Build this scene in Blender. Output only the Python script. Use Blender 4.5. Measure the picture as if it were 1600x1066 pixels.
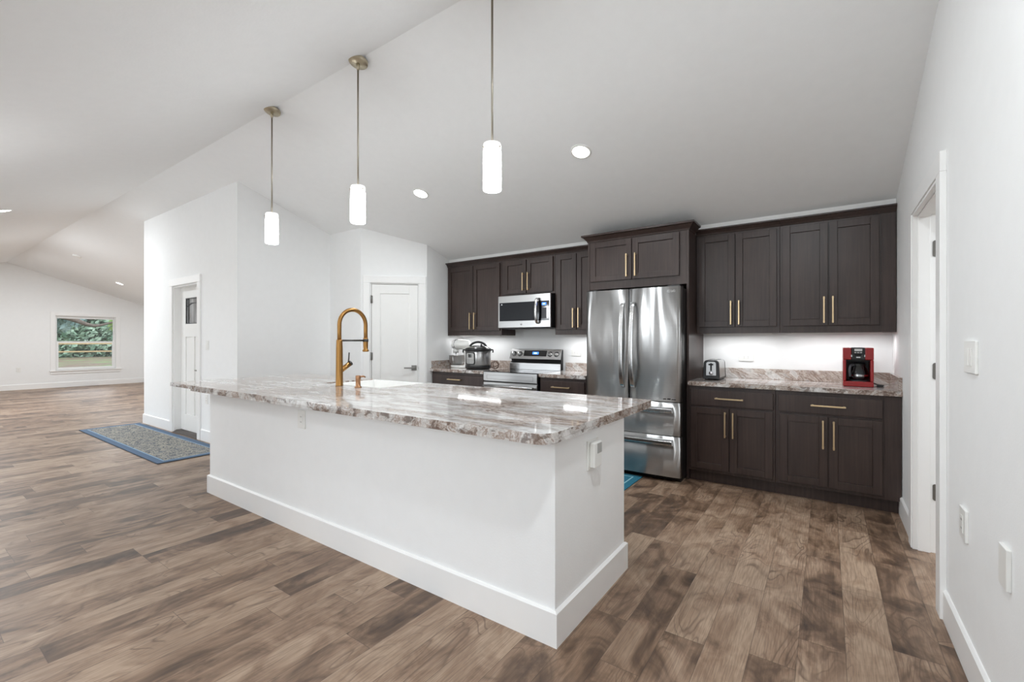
import bpy, bmesh, math, random
from math import sin, cos, pi, radians, sqrt
from mathutils import Vector, Matrix, Euler

random.seed(7)
for o in list(bpy.data.objects):
    bpy.data.objects.remove(o, do_unlink=True)
SC = bpy.context.scene
COL = SC.collection

# ------------------------------------------------------------------ camera
cam_d = bpy.data.cameras.new('camera')
cam = bpy.data.objects.new('camera', cam_d)
COL.objects.link(cam)
cam.location = (0, 0, 1.285)
cam.rotation_euler = (radians(90), 0, radians(35.0))
cam_d.sensor_width = 36.0
cam_d.lens = 703.0 / 1600.0 * 36.0
cam_d.shift_y = -0.0005
cam_d.clip_start = 0.05
cam_d.clip_end = 300
SC.camera = cam

# ------------------------------------------------------------------ world, exposure
W = bpy.data.worlds.new('world')
SC.world = W
W.use_nodes = True
_bg = W.node_tree.nodes['Background']
_bg.inputs[0].default_value = (0.86, 0.93, 1.0, 1)
_bg.inputs[1].default_value = 2.6
SC.view_settings.view_transform = 'Standard'
SC.view_settings.look = 'None'
SC.view_settings.exposure = 0.34
SC.view_settings.gamma = 1.0
SC.view_settings.use_curve_mapping = False
try:
    cy = SC.cycles
    cy.use_denoising = True
    cy.max_bounces = 12
    cy.diffuse_bounces = 9
    cy.glossy_bounces = 4
    cy.transmission_bounces = 6
    cy.transparent_max_bounces = 8
    cy.sample_clamp_indirect = 6.0
    cy.caustics_reflective = False
    cy.caustics_refractive = False
except Exception:
    pass

P_DOWN = 15.0      # watts of each recessed ceiling light
P_SHADE = 25.0     # emission of the glass pendant shades
P_GLOBE = 18.0     # emission of the dining lamp's globe
P_BAR = 1.5        # watts of each light bar under the wall cabinets
P_DAY_FILL = 10.5      # base watts of the fill lamps outside the unseen patio doors


def area_light(name, loc, rot, sx, sy, power, color=(1, 1, 1), parent=None, shape='RECTANGLE', spread=None):
    d = bpy.data.lights.new(name, 'AREA')
    d.shape = shape
    d.size = sx
    d.size_y = sy
    d.energy = power
    d.color = color
    if spread is not None:
        d.spread = spread
    o = bpy.data.objects.new(name, d)
    COL.objects.link(o)
    if parent is not None:
        o.parent = parent
        o.location = Vector(loc) - parent.location
    else:
        o.location = loc
    o.rotation_euler = rot
    return o


# area lamps added outside the unseen patio doors, as daylight fill
for _n, _x, _k in (('daylight_fill_kitchen', -1.75, 1.0), ('daylight_fill_patio', -6.6, 1.8), ('daylight_fill_living', -11.5, 6.0)):
    area_light(_n, (_x, -1.25, 1.15), (radians(112 if _x > -8 else 96), 0, 0), 2.2, 1.9, P_DAY_FILL * _k, (0.90, 0.96, 1.0))

# ------------------------------------------------------------------ shared dimensions
RIDGE_Y, RIDGE_Z, SLOPE = 2.0, 3.29, 0.33
XR, YB, XF, YF = 0.45, 4.94, -17.2, -0.94          # right, back, far and front wall faces
WT = 0.12
WR = 0.095       # the wall with the side doorway is thinner


def zc(y):
    return RIDGE_Z - SLOPE * abs(y - RIDGE_Y)


# ------------------------------------------------------------------ materials
def S(c):
    return tuple((x / 12.92 if x <= 0.04045 else ((x + 0.055) / 1.055) ** 2.4) for x in (v / 255.0 for v in c))


class NT:
    def __init__(self, name):
        self.m = bpy.data.materials.new(name)
        self.m.use_nodes = True
        self.t = self.m.node_tree
        self.b = self.t.nodes['Principled BSDF']
        self.out = self.t.nodes['Material Output']

    def n(self, kind, **kw):
        nd = self.t.nodes.new(kind)
        for k, v in kw.items():
            setattr(nd, k, v)
        return nd

    def put(self, sock, v):
        if hasattr(v, 'links') or isinstance(v, bpy.types.NodeSocket):
            self.t.links.new(v, sock)
        else:
            sock.default_value = v

    def math(self, op, a, b=None, c=None, clamp=False):
        nd = self.n('ShaderNodeMath', operation=op, use_clamp=clamp)
        self.put(nd.inputs[0], a)
        if b is not None:
            self.put(nd.inputs[1], b)
        if c is not None:
            self.put(nd.inputs[2], c)
        return nd.outputs[0]

    def coord(self, which='Object'):
        return self.n('ShaderNodeTexCoord').outputs[which]

    def sep(self, v):
        nd = self.n('ShaderNodeSeparateXYZ')
        self.put(nd.inputs[0], v)
        return nd.outputs

    def comb(self, x, y, z):
        nd = self.n('ShaderNodeCombineXYZ')
        for i, v in enumerate((x, y, z)):
            self.put(nd.inputs[i], v)
        return nd.outputs[0]

    def mapping(self, v, loc=(0, 0, 0), rot=(0, 0, 0), scale=(1, 1, 1)):
        nd = self.n('ShaderNodeMapping')
        self.put(nd.inputs[0], v)
        nd.inputs[1].default_value = loc
        nd.inputs[2].default_value = rot
        nd.inputs[3].default_value = scale
        return nd.outputs[0]

    def noise(self, v, scale, detail=2.0, rough=0.5, dist=0.0, out=0):
        nd = self.n('ShaderNodeTexNoise')
        self.put(nd.inputs['Vector'], v)
        nd.inputs['Scale'].default_value = scale
        nd.inputs['Detail'].default_value = detail
        nd.inputs['Roughness'].default_value = rough
        nd.inputs['Distortion'].default_value = dist
        return nd.outputs[out]

    def white(self, v):
        nd = self.n('ShaderNodeTexWhiteNoise', noise_dimensions='3D')
        self.put(nd.inputs['Vector'], v)
        return nd.outputs[0]

    def ramp(self, f, stops, interp='LINEAR'):
        nd = self.n('ShaderNodeValToRGB')
        nd.color_ramp.interpolation = interp
        e = nd.color_ramp.elements
        while len(e) < len(stops):
            e.new(0.5)
        for i, (p, c) in enumerate(stops):
            e[i].position = p
            e[i].color = (c[0], c[1], c[2], 1) if not isinstance(c, (int, float)) else (c, c, c, 1)
        self.put(nd.inputs[0], f)
        return nd.outputs[0]

    def mix(self, f, a, b, blend='MIX'):
        nd = self.n('ShaderNodeMixRGB', blend_type=blend)
        self.put(nd.inputs[0], f)
        for i, v in ((1, a), (2, b)):
            if isinstance(v, tuple):
                v = (v[0], v[1], v[2], 1)
            self.put(nd.inputs[i], v)
        return nd.outputs[0]

    def bump(self, h, strength=0.1, dist=0.01):
        nd = self.n('ShaderNodeBump')
        nd.inputs['Strength'].default_value = strength
        nd.inputs['Distance'].default_value = dist
        self.put(nd.inputs['Height'], h)
        self.t.links.new(nd.outputs[0], self.b.inputs['Normal'])

    def base(self, v):
        if isinstance(v, tuple):
            v = (v[0], v[1], v[2], 1)
        self.put(self.b.inputs['Base Color'], v)

    def set(self, **kw):
        for k, v in kw.items():
            self.put(self.b.inputs[k.replace('_', ' ')], v)


def paint(name, rgb, rough=0.5, bump=0.0, bscale=90, metallic=0.0, var=0.03, coat=0.0, ior=None):
    """A plain finish with a faint procedural mottling of its own."""
    m = NT(name)
    c = S(rgb)
    nz = m.noise(m.coord(), 14.0, 3.0)
    m.base(m.ramp(nz, [(0.3, tuple(x * (1 - var) for x in c)), (0.7, tuple(min(1, x * (1 + var)) for x in c))]))
    m.set(Roughness=rough, Metallic=metallic)
    if coat:
        m.set(Coat_Weight=coat)
    if ior:
        m.set(IOR=ior)
    if bump:
        m.bump(m.noise(m.coord(), bscale, 3.0), bump, 0.004)
    return m.m


def emit(name, rgb, strength):
    m = NT(name)
    m.base(S(rgb))
    m.put(m.b.inputs['Emission Color'], S(rgb) + (1,))
    m.set(Emission_Strength=strength)
    return m.m


M = {}
M['wall'] = paint('wall_paint', (241, 242, 242), 0.75, 0.10, 120, var=0.008)
M['ceiling'] = paint('ceiling_paint', (243, 244, 244), 0.85, 0.16, 60, var=0.008)
M['trim'] = paint('trim_paint', (242, 242, 241), 0.38, var=0.005)
M['doorwhite'] = paint('door_paint', (240, 240, 238), 0.42, var=0.005)
M['plate'] = paint('white_plastic', (236, 236, 233), 0.35, var=0.005)
M['plategrey'] = paint('grey_plastic', (176, 176, 174), 0.4, var=0.01)
M['slot'] = paint('slot_dark', (96, 95, 93), 0.5)
M['gold'] = paint('champagne_pull', (214, 190, 152), 0.32, metallic=1.0)
M['brass'] = paint('brushed_brass', (168, 126, 74), 0.36, metallic=1.0)
M['bronze'] = paint('satin_copper', (178, 134, 100), 0.32, metallic=1.0)
M['canopy'] = paint('satin_brass', (186, 176, 154), 0.38, metallic=1.0)
M['rod'] = paint('satin_nickel_rod', (172, 165, 152), 0.35, metallic=1.0)
M['nickel'] = paint('satin_nickel', (150, 148, 144), 0.35, metallic=1.0)
M['hinge'] = paint('hinge_steel', (128, 126, 122), 0.42, metallic=0.9)
M['black'] = paint('black_plastic', (22, 22, 23), 0.38)
M['blackmetal'] = paint('black_enamel', (16, 16, 17), 0.3)
M['blackglass'] = paint('black_glass', (14, 15, 18), 0.06, coat=0.4)
M['greyplastic'] = paint('charcoal_plastic', (70, 70, 74), 0.4)
M['mwglass'] = paint('smoked_glass', (36, 38, 42), 0.3, ior=1.25)
M['enamel'] = paint('white_enamel', (238, 238, 235), 0.16, coat=0.4)
M['fireclay'] = paint('white_fireclay', (246, 246, 244), 0.12, coat=0.5)
M['red'] = paint('red_gloss', (150, 22, 26), 0.25, coat=0.3)
M['darkthresh'] = paint('dark_threshold', (58, 48, 42), 0.5)
M['keypad'] = paint('keypad_black', (38, 38, 42), 0.3)
M['chrome'] = paint('polished_chrome', (215, 215, 218), 0.12, metallic=1.0)
M['print'] = paint('light_print', (205, 205, 205), 0.5)
M['lcd'] = emit('blue_display', (70, 130, 255), 1.4)
M['lcdwhite'] = emit('display_digits', (205, 232, 255), 2.2)
M['lens'] = emit('lamp_lens', (255, 253, 248), 14.0)
M['cord'] = paint('brown_cord', (92, 70, 58), 0.5)
M['sashwhite'] = paint('vinyl_white', (240, 241, 240), 0.4, var=0.004)
M['bark'] = paint('bark', (96, 86, 78), 0.9, 0.6, 30, var=0.25)
M['railwood'] = paint('weathered_rail', (170, 148, 112), 0.85, var=0.15)
M['greyhandle'] = paint('dark_handle', (84, 82, 80), 0.35, metallic=0.8)


def mat_shade():
    m = NT('opal_glass_lit')
    m.base(S((250, 250, 248)))
    m.set(Roughness=0.2)
    z = m.sep(m.coord('Object'))[2]
    m.put(m.b.inputs['Emission Color'], (0.935, 0.975, 1.0, 1))
    m.set(Emission_Strength=P_SHADE)
    return m.m


M['shade'] = mat_shade()
M['socket'] = emit('frosted_cap', (240, 240, 238), 0.9)


def mat_steel(name, base=0.60, rough=0.2, wavy=0.0, aniso=0.75):
    m = NT(name)
    co = m.coord()
    grain = m.noise(m.mapping(co, scale=(2, 2, 420)), 3.0, 2.0)
    m.base(m.ramp(grain, [(0.3, (base * 0.93,) * 3), (0.7, (base * 1.04, base * 1.04, base * 1.035))]))
    m.set(Metallic=1.0, Roughness=rough, Anisotropic=aniso, Anisotropic_Rotation=0.25)
    tg = m.n('ShaderNodeTangent', direction_type='RADIAL', axis='Z')
    m.t.links.new(tg.outputs[0], m.b.inputs['Tangent'])
    if wavy:
        h = m.noise(m.mapping(co, scale=(1, 1, 0.10)), 7.0, 1.5, 0.4)
        m.bump(h, wavy, 0.05)
    return m.m


M['steel'] = mat_steel('brushed_steel', 0.50, 0.28)
M['fridge'] = mat_steel('fridge_steel', 0.54, 0.40, 0.42, 0.96)
M['potsteel'] = mat_steel('pot_steel', 0.58, 0.42, 0.1, 0.9)
M['handle'] = mat_steel('handle_steel', 0.62, 0.24, aniso=0.4)
M['bowl'] = mat_steel('bowl_steel', 0.50, 0.36, aniso=0.2)


def mat_floor():
    m = NT('wood_plank_floor')
    x, y, z = m.sep(m.coord())
    Wd, L = 0.1625, 0.92
    X = m.math('DIVIDE', m.math('ADD', x, 0.10 + 60 * Wd), Wd)
    row = m.math('FLOOR', X)
    fx = m.math('FRACT', X)
    r1 = m.white(m.comb(row, 3.3, 1.7))
    Y = m.math('DIVIDE', m.math('ADD', m.math('ADD', y, 20.0), m.math('MULTIPLY', r1, 3.7)), L)
    col = m.math('FLOOR', Y)
    fy = m.math('FRACT', Y)
    pid = m.white(m.comb(row, col, 0.5))
    pid2 = m.white(m.comb(row, col, 9.5))
    off = m.math('MULTIPLY', pid, 90.0)
    # blotches, streaks, cathedral rings, fine grain
    blot = m.noise(m.comb(m.math('MULTIPLY', x, 5.2), m.math('MULTIPLY', y, 3.1), off), 1.0, 4.0, 0.58, 1.3)
    streak = m.noise(m.comb(m.math('MULTIPLY', x, 26.0), m.math('MULTIPLY', y, 1.5), off), 1.0, 4.0, 0.6, 0.4)
    ringf = m.noise(m.comb(m.math('MULTIPLY', x, 6.0), m.math('MULTIPLY', y, 1.7), m.math('ADD', off, 17.0)), 1.0, 1.5, 0.45, 0.7)
    ring = m.math('PINGPONG', m.math('MULTIPLY', ringf, 26.0), 1.0)
    ring = m.ramp(ring, [(0.0, 1.0), (0.30, 0.0), (1.0, 0.0)])
    rmask = m.ramp(m.noise(m.comb(m.math('MULTIPLY', x, 4.0), m.math('MULTIPLY', y, 1.6), m.math('ADD', off, 41.0)), 1.0, 2.0), [(0.46, 0.0), (0.62, 1.0)])
    fine = m.noise(m.comb(m.math('MULTIPLY', x, 210.0), m.math('MULTIPLY', y, 9.0), off), 1.0, 2.0)
    t = m.math('ADD', m.math('MULTIPLY', blot, 0.80), m.math('MULTIPLY', streak, 0.34))
    t = m.math('ADD', t, m.math('MULTIPLY', m.math('SUBTRACT', pid2, 0.5), 0.26))
    colr = m.ramp(t, [(0.30, S((56, 42, 33))), (0.44, S((100, 79, 63))), (0.56, S((144, 118, 97))), (0.74, S((174, 150, 128)))])
    colr = m.mix(m.math('MULTIPLY', m.math('MULTIPLY', ring, rmask), 0.75), colr, S((92, 72, 58)))
    colr = m.mix(m.math('MULTIPLY', m.ramp(fine, [(0.40, 1.0), (0.58, 0.0)]), 0.36), colr, S((96, 76, 62)))
    gx = m.math('GREATER_THAN', m.math('ABSOLUTE', m.math('SUBTRACT', fx, 0.5)), 0.492)
    gy = m.math('GREATER_THAN', m.math('ABSOLUTE', m.math('SUBTRACT', fy, 0.5)), 0.4985)
    gap = m.math('MAXIMUM', gx, gy)
    colr = m.mix(m.math('MULTIPLY', gap, 0.55), colr, S((62, 50, 42)))
    m.base(colr)
    m.set(Roughness=m.math('ADD', 0.34, m.math('MULTIPLY', streak, 0.16)))
    m.bump(m.math('SUBTRACT', m.math('MULTIPLY', fine, 0.4), gap), 0.10, 0.002)
    return m.m


M['floor'] = mat_floor()


def mat_granite(name, rot, edge=0.35, shift=0.055):
    m = NT(name)
    co = m.mapping(m.coord(), rot=rot)
    warp = m.noise(co, 1.8, 3.0, 0.55, 0.0, out=1)
    wv = m.n('ShaderNodeVectorMath', operation='MULTIPLY_ADD')
    m.put(wv.inputs[0], warp)
    wv.inputs[1].default_value = (0.10, 0.10, 0.10)
    m.put(wv.inputs[2], co)
    v = m.mapping(wv.outputs[0], scale=(0.5, 9.0, 9.0))
    bands = m.noise(v, 1.25, 6.0, 0.66, 0.4)
    big = m.noise(m.mapping(wv.outputs[0], loc=(1.3, 0.4, 0), scale=(0.7, 1.5, 1.5)), 1.3, 2.0)
    t = m.math('ADD', m.math('MULTIPLY', bands, 0.85), m.math('ADD', m.math('MULTIPLY', m.math('SUBTRACT', big, 0.5), 0.65 if shift < .08 else 0.3), shift))
    c = m.ramp(t, [(0.26, S((232, 231, 230))), (0.36, S((222, 220, 218))), (0.43, S((186, 181, 177))), (0.465, S((214, 209, 205))),
                   (0.50, S((150, 130, 118))), (0.53, S((196, 186, 178))), (0.57, S((128, 106, 94))), (0.61, S((190, 180, 172))),
                   (0.66, S((158, 154, 152))), (0.76, S((206, 202, 198)))])
    chunk = m.noise(m.mapping(wv.outputs[0], loc=(4, 2, 7), scale=(9.0, 11.0, 16.0)), 1.3, 4.0, 0.62, 0.6)
    c = m.mix(m.math('MULTIPLY', m.ramp(chunk, [(0.40, 1.0), (0.47, 0.0)]), edge), c, S((92, 71, 59)))
    c = m.mix(m.math('MULTIPLY', m.ramp(chunk, [(0.60, 0.0), (0.68, 1.0)]), edge), c, S((226, 224, 222)))
    sp = m.noise(m.coord(), 160.0, 2.0)
    c = m.mix(m.math('MULTIPLY', m.ramp(sp, [(0.58, 0.0), (0.70, 1.0)]), 0.2), c, S((120, 108, 100)))
    m.base(c)
    m.set(Roughness=0.06, IOR=1.55)
    return m.m


M['granite'] = mat_granite('brown_vein_granite', (0.15, 0.25, radians(5)), 0.22, 0.03)
M['granite_edge'] = mat_granite('brown_vein_granite_rough_edge', (0.15, 0.25, radians(62)), 0.75)
M['granite_splash'] = mat_granite('brown_vein_granite_splash', (0.1, radians(-40), 0.2), 0.30, 0.085)


def mat_wood():
    m = NT('espresso_stained_wood')
    co = m.coord()
    g = m.noise(m.mapping(co, scale=(60, 60, 2.2)), 1.0, 4.0, 0.6, 0.3)
    b = m.noise(m.mapping(co, scale=(3, 3, 1.4)), 1.0, 3.0, 0.55)
    t = m.math('ADD', m.math('MULTIPLY', g, 0.5), m.math('MULTIPLY', b, 0.5))
    m.base(m.ramp(t, [(0.3, S((42, 31, 28))), (0.5, S((58, 45, 41))), (0.72, S((75, 60, 55)))]))
    m.set(Roughness=0.36)
    m.bump(g, 0.04, 0.002)
    return m.m


M['wood'] = mat_wood()


def mat_pane(name='window_glass', tint=(1, 1, 1), refl=1.0):
    m = NT(name)
    tr = m.n('ShaderNodeBsdfTransparent')
    tr.inputs[0].default_value = tint + (1,)
    gl = m.n('ShaderNodeBsdfGlossy')
    gl.inputs['Roughness'].default_value = 0.02
    fr = m.n('ShaderNodeFresnel')
    fr.inputs[0].default_value = 1.45
    mx = m.n('ShaderNodeMixShader')
    m.t.links.new(m.math('MULTIPLY', fr.outputs[0], refl), mx.inputs[0])
    m.t.links.new(tr.outputs[0], mx.inputs[1])
    m.t.links.new(gl.outputs[0], mx.inputs[2])
    m.t.links.new(mx.outputs[0], m.out.inputs[0])
    return m.m


M['pane'] = mat_pane()
M['carafe'] = mat_pane('carafe_glass', (0.80, 0.82, 0.84), 1.6)


def mat_leaded():
    m = NT('textured_leaded_glass')
    x, y, z = m.sep(m.coord())
    n = m.noise(m.mapping(m.coord(), scale=(9, 9, 1.2)), 1.0, 2.0)
    m.base(m.ramp(n, [(0.35, S((84, 84, 84))), (0.65, S((176, 177, 178)))]))
    m.set(Roughness=0.12)
    m.bump(n, 0.3, 0.02)
    return m.m


M['leaded'] = mat_leaded()


def mat_rug():
    m = NT('woven_runner_pattern')
    x, y, z = m.sep(m.coord())
    # rug-local coordinates: half length 1.525 along x, half width 0.345 along y
    ax = m.math('SUBTRACT', 1.525, m.math('ABSOLUTE', x))
    ay = m.math('SUBTRACT', 0.345, m.math('ABSOLUTE', y))
    e = m.math('MINIMUM', ax, ay)
    v = m.n('ShaderNodeTexVoronoi', feature='F1')
    m.put(v.inputs['Vector'], m.mapping(m.coord(), scale=(1, 1, 1)))
    v.inputs['Scale'].default_value = 17.0
    w = m.noise(m.coord(), 26.0, 3.0, 0.6, 2.2)
    rings = m.math('PINGPONG', m.math('MULTIPLY', m.math('ADD', v.outputs['Distance'], m.math('MULTIPLY', w, 0.55)), 3.2), 1.0)
    field = m.ramp(rings, [(0.16, S((70, 78, 92))), (0.32, S((120, 122, 120))), (0.50, S((190, 184, 168))), (0.8, S((132, 132, 128)))])
    field = m.mix(m.ramp(m.noise(m.coord(), 9.0, 2.0), [(0.52, 0.0), (0.7, 0.55)]), field, S((104, 112, 124)))
    c = m.mix(m.math('LESS_THAN', e, 0.085), field, S((136, 166, 194)))
    c = m.mix(m.math('LESS_THAN', e, 0.072), c, S((88, 110, 136)))
    c = m.mix(m.math('LESS_THAN', e, 0.006), c, S((70, 84, 100)))
    m.base(c)
    m.set(Roughness=0.95)
    m.bump(m.noise(m.coord(), 220.0, 2.0), 0.4, 0.003)
    return m.m


M['rug'] = mat_rug()


def mat_teal():
    m = NT('teal_mat_weave')
    x, y, z = m.sep(m.coord())
    ax = m.math('SUBTRACT', 0.45, m.math('ABSOLUTE', x))
    ay = m.math('SUBTRACT', 0.31, m.math('ABSOLUTE', y))
    e = m.math('MINIMUM', ax, ay)
    n = m.noise(m.mapping(m.coord(), scale=(60, 240, 1)), 1.0, 2.0)
    c = m.ramp(n, [(0.3, S((28, 92, 116))), (0.7, S((48, 128, 150)))])
    st = m.math('LESS_THAN', m.math('ABSOLUTE', m.math('SUBTRACT', e, 0.07)), 0.006)
    c = m.mix(st, c, S((150, 196, 206)))
    m.base(c)
    m.set(Roughness=0.9)
    return m.m


M['teal'] = mat_teal()


def mat_leaf(name, a, b):
    m = NT(name)
    n = m.noise(m.coord(), 1.6, 3.0)
    m.base(m.ramp(n, [(0.35, S(a)), (0.65, S(b))]))
    m.set(Roughness=0.7)
    return m.m


M['leaf_a'] = mat_leaf('oak_leaves', (96, 126, 104), (164, 186, 164))
M['leaf_b'] = mat_leaf('bluish_leaves', (104, 134, 132), (168, 190, 188))
M['leaf_c'] = mat_leaf('yellowgreen_leaves', (124, 158, 88), (178, 200, 130))


def mat_yard():
    m = NT('leaf_litter_yard')
    n = m.noise(m.coord(), 0.5, 4.0, 0.6)
    f = m.noise(m.coord(), 6.0, 4.0, 0.65)
    c = m.ramp(f, [(0.35, S((70, 54, 42))), (0.65, S((116, 94, 78)))])
    g = m.ramp(f, [(0.35, S((66, 84, 48))), (0.65, S((112, 124, 78)))])
    m.base(m.mix(m.ramp(n, [(0.45, 0.0), (0.58, 1.0)]), c, g))
    m.set(Roughness=0.95)
    return m.m


M['yard'] = mat_yard()


# ------------------------------------------------------------------ mesh builder
def _nrm(v, f):
    a, b, c = (Vector(v[i]) for i in f[:3])
    n = (b - a).cross(c - b)
    return n.normalized() if n.length > 1e-12 else Vector((0, 0, 1))


class MB:
    """Collects shapes (world coordinates unless built local) and links them as ONE mesh object."""

    def __init__(self):
        self.v, self.f, self.s, self.mi = [], [], [], []
        self.cur = 0

    def _add(self, vs, fs, smooth=False):
        k = len(self.v)
        self.v += [tuple(p) for p in vs]
        for f in fs:
            self.f.append(tuple(i + k for i in f))
            self.s.append(smooth)
            self.mi.append(self.cur)
        return self

    def box(self, x0, x1, y0, y1, z0, z1):
        x0, x1 = min(x0, x1), max(x0, x1)
        y0, y1 = min(y0, y1), max(y0, y1)
        z0, z1 = min(z0, z1), max(z0, z1)
        vs = [(x0, y0, z0), (x1, y0, z0), (x1, y1, z0), (x0, y1, z0), (x0, y0, z1), (x1, y0, z1), (x1, y1, z1), (x0, y1, z1)]
        return self._add(vs, [(3, 2, 1, 0), (4, 5, 6, 7), (0, 1, 5, 4), (1, 2, 6, 5), (2, 3, 7, 6), (3, 0, 4, 7)])

    def prism(self, poly, axis, a, b, smooth=False):
        """poly: 2D points; axis 'x' takes (y,z), 'y' takes (x,z), 'z' takes (x,y)."""
        def pt(p, t):
            return {'x': (t, p[0], p[1]), 'y': (p[0], t, p[1]), 'z': (p[0], p[1], t)}[axis]
        n = len(poly)
        vs = [pt(p, a) for p in poly] + [pt(p, b) for p in poly]
        self._add(vs, [tuple(range(n)), tuple(range(2 * n - 1, n - 1, -1))])
        k = len(self.v) - 2 * n
        for i in range(n):
            j = (i + 1) % n
            self.f.append((k + i, k + n + i, k + n + j, k + j))
            self.s.append(smooth)
            self.mi.append(self.cur)
        return self

    def lathe(self, prof, c=(0, 0, 0), seg=32, axis=(0, 0, 1), cap=True):
        """prof: (radius, height) pairs along axis from point c."""
        ax = Vector(axis).normalized()
        u = ax.orthogonal().normalized()
        if abs(ax.z) > 0.99:
            u = Vector((1, 0, 0))
        w = ax.cross(u)
        c = Vector(c)
        vs, n = [], len(prof)
        for r, h in prof:
            for i in range(seg):
                a = 2 * pi * i / seg
                vs.append(c + ax * h + (u * cos(a) + w * sin(a)) * r)
        fs = []
        for j in range(n - 1):
            for i in range(seg):
                i2 = (i + 1) % seg
                fs.append((j * seg + i, j * seg + i2, (j + 1) * seg + i2, (j + 1) * seg + i))
        self._add(vs, fs, True)
        if cap:
            k = len(self.v) - len(vs)
            for base, rev in ((0, True), ((n - 1) * seg, False)):
                idx = [k + base + i for i in range(seg)]
                self.f.append(tuple(reversed(idx)) if rev else tuple(idx))
                self.s.append(False)
                self.mi.append(self.cur)
        return self

    def tube(self, path, r, seg=14, cap=True):
        """A round tube along a path; r a number or one radius per point."""
        P = [Vector(p) for p in path]
        n = len(P)
        R = [r] * n if isinstance(r, (int, float)) else list(r)
        vs = []
        prev = None
        for i in range(n):
            t = (P[min(i + 1, n - 1)] - P[max(i - 1, 0)]).normalized()
            if prev is None:
                u = t.orthogonal().normalized()
            else:
                u = (prev - t * prev.dot(t)).normalized()
            prev = u
            w = t.cross(u)
            for k in range(seg):
                a = 2 * pi * k / seg
                vs.append(P[i] + (u * cos(a) + w * sin(a)) * R[i])
        fs = []
        for j in range(n - 1):
            for i in range(seg):
                i2 = (i + 1) % seg
                fs.append((j * seg + i, j * seg + i2, (j + 1) * seg + i2, (j + 1) * seg + i))
        self._add(vs, fs, True)
        if cap:
            k = len(self.v) - len(vs)
            self._add([], [])
            self.f.append(tuple(reversed([k + i for i in range(seg)])))
            self.f.append(tuple(k + (n - 1) * seg + i for i in range(seg)))
            self.s += [False, False]
            self.mi += [self.cur, self.cur]
        return self

    def strip(self, path, w, t, up):
        """A flat bar of width w (along up) and thickness t swept along a path."""
        P = [Vector(p) for p in path]
        n = len(P)
        up = Vector(up).normalized()
        vs = []
        for i in range(n):
            tg = (P[min(i + 1, n - 1)] - P[max(i - 1, 0)]).normalized()
            side = tg.cross(up).normalized()
            for a, b in ((-1, -1), (1, -1), (1, 1), (-1, 1)):
                vs.append(P[i] + up * (a * w / 2) + side * (b * t / 2))
        fs = []
        for j in range(n - 1):
            for i in range(4):
                i2 = (i + 1) % 4
                fs.append((j * 4 + i, j * 4 + i2, (j + 1) * 4 + i2, (j + 1) * 4 + i))
        fs.append((3, 2, 1, 0))
        fs.append(tuple((n - 1) * 4 + i for i in range(4)))
        return self._add(vs, fs, False)

    def quad(self, a, b, c, d):
        return self._add([a, b, c, d], [(0, 1, 2, 3)])

    def build(self, name, mat, parent=None, bevel=0.0, seg=2, local=False, edge_slot=False):
        me = bpy.data.meshes.new(name)
        vs = self.v
        if parent is not None and not local:
            r = parent
            while r.parent is not None:
                r = r.parent
            o_ = r.location
            vs = [(x - o_[0], y - o_[1], z - o_[2]) for x, y, z in vs]
        me.from_pydata(vs, [], self.f)
        mats = mat if isinstance(mat, (list, tuple)) else [mat]
        for m_ in mats:
            me.materials.append(m_)
        if edge_slot:
            self.mi = [1 if abs(Vector(_nrm(self.v, f)).z) < .5 else 0 for f in self.f]
        me.polygons.foreach_set('use_smooth', self.s)
        me.polygons.foreach_set('material_index', self.mi)
        bm = bmesh.new()
        bm.from_mesh(me)
        bmesh.ops.recalc_face_normals(bm, faces=bm.faces)
        bm.to_mesh(me)
        bm.free()
        o = bpy.data.objects.new(name, me)
        COL.objects.link(o)
        if parent is not None:
            o.parent = parent
        if bevel:
            md = o.modifiers.new('bevel', 'BEVEL')
            md.width = bevel
            md.segments = seg
            md.limit_method = 'ANGLE'
            md.angle_limit = radians(40)
        return o


def tag(o, label=None, cat=None, group=None, kind=None):
    if label:
        o['label'] = label
    if cat:
        o['category'] = cat
    if group:
        o['group'] = group
    if kind:
        o['kind'] = kind
    return o


def thing(name, label, cat, loc, group=None, rz=0.0):
    o = bpy.data.objects.new(name, None)
    o.empty_display_size = 0.1
    COL.objects.link(o)
    o.location = loc
    o.rotation_euler = (0, 0, rz)
    return tag(o, label, cat, group)


def struct(name, mb, mat, bevel=0.0, label=None, cat=None):
    o = mb.build(name, mat, None, bevel)
    return tag(o, label, cat, kind='structure')


def sroot(name, loc, rz=0.0, label=None, cat=None):
    o = bpy.data.objects.new(name, None)
    COL.objects.link(o)
    o.location = loc
    o.rotation_euler = (0, 0, rz)
    return tag(o, label, cat, kind='structure')


def text(name, body, size, loc, rot, mat, parent, local=False, align='CENTER'):
    c = bpy.data.curves.new(name, 'FONT')
    c.body = body
    c.size = size
    c.align_x = align
    c.align_y = 'CENTER'
    c.extrude = 0.0004
    tmp = bpy.data.objects.new(name + '_curve', c)
    COL.objects.link(tmp)
    bpy.context.view_layer.update()
    me = bpy.data.meshes.new_from_object(tmp.evaluated_get(bpy.context.evaluated_depsgraph_get()))
    bpy.data.objects.remove(tmp, do_unlink=True)
    me.name = name
    me.materials.clear()
    me.materials.append(mat)
    o = bpy.data.objects.new(name, me)
    COL.objects.link(o)
    o.parent = parent
    r = parent
    while r.parent is not None:
        r = r.parent
    o.location = Vector(loc) - (Vector((0, 0, 0)) if local else r.location)
    o.rotation_euler = rot
    return o


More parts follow.
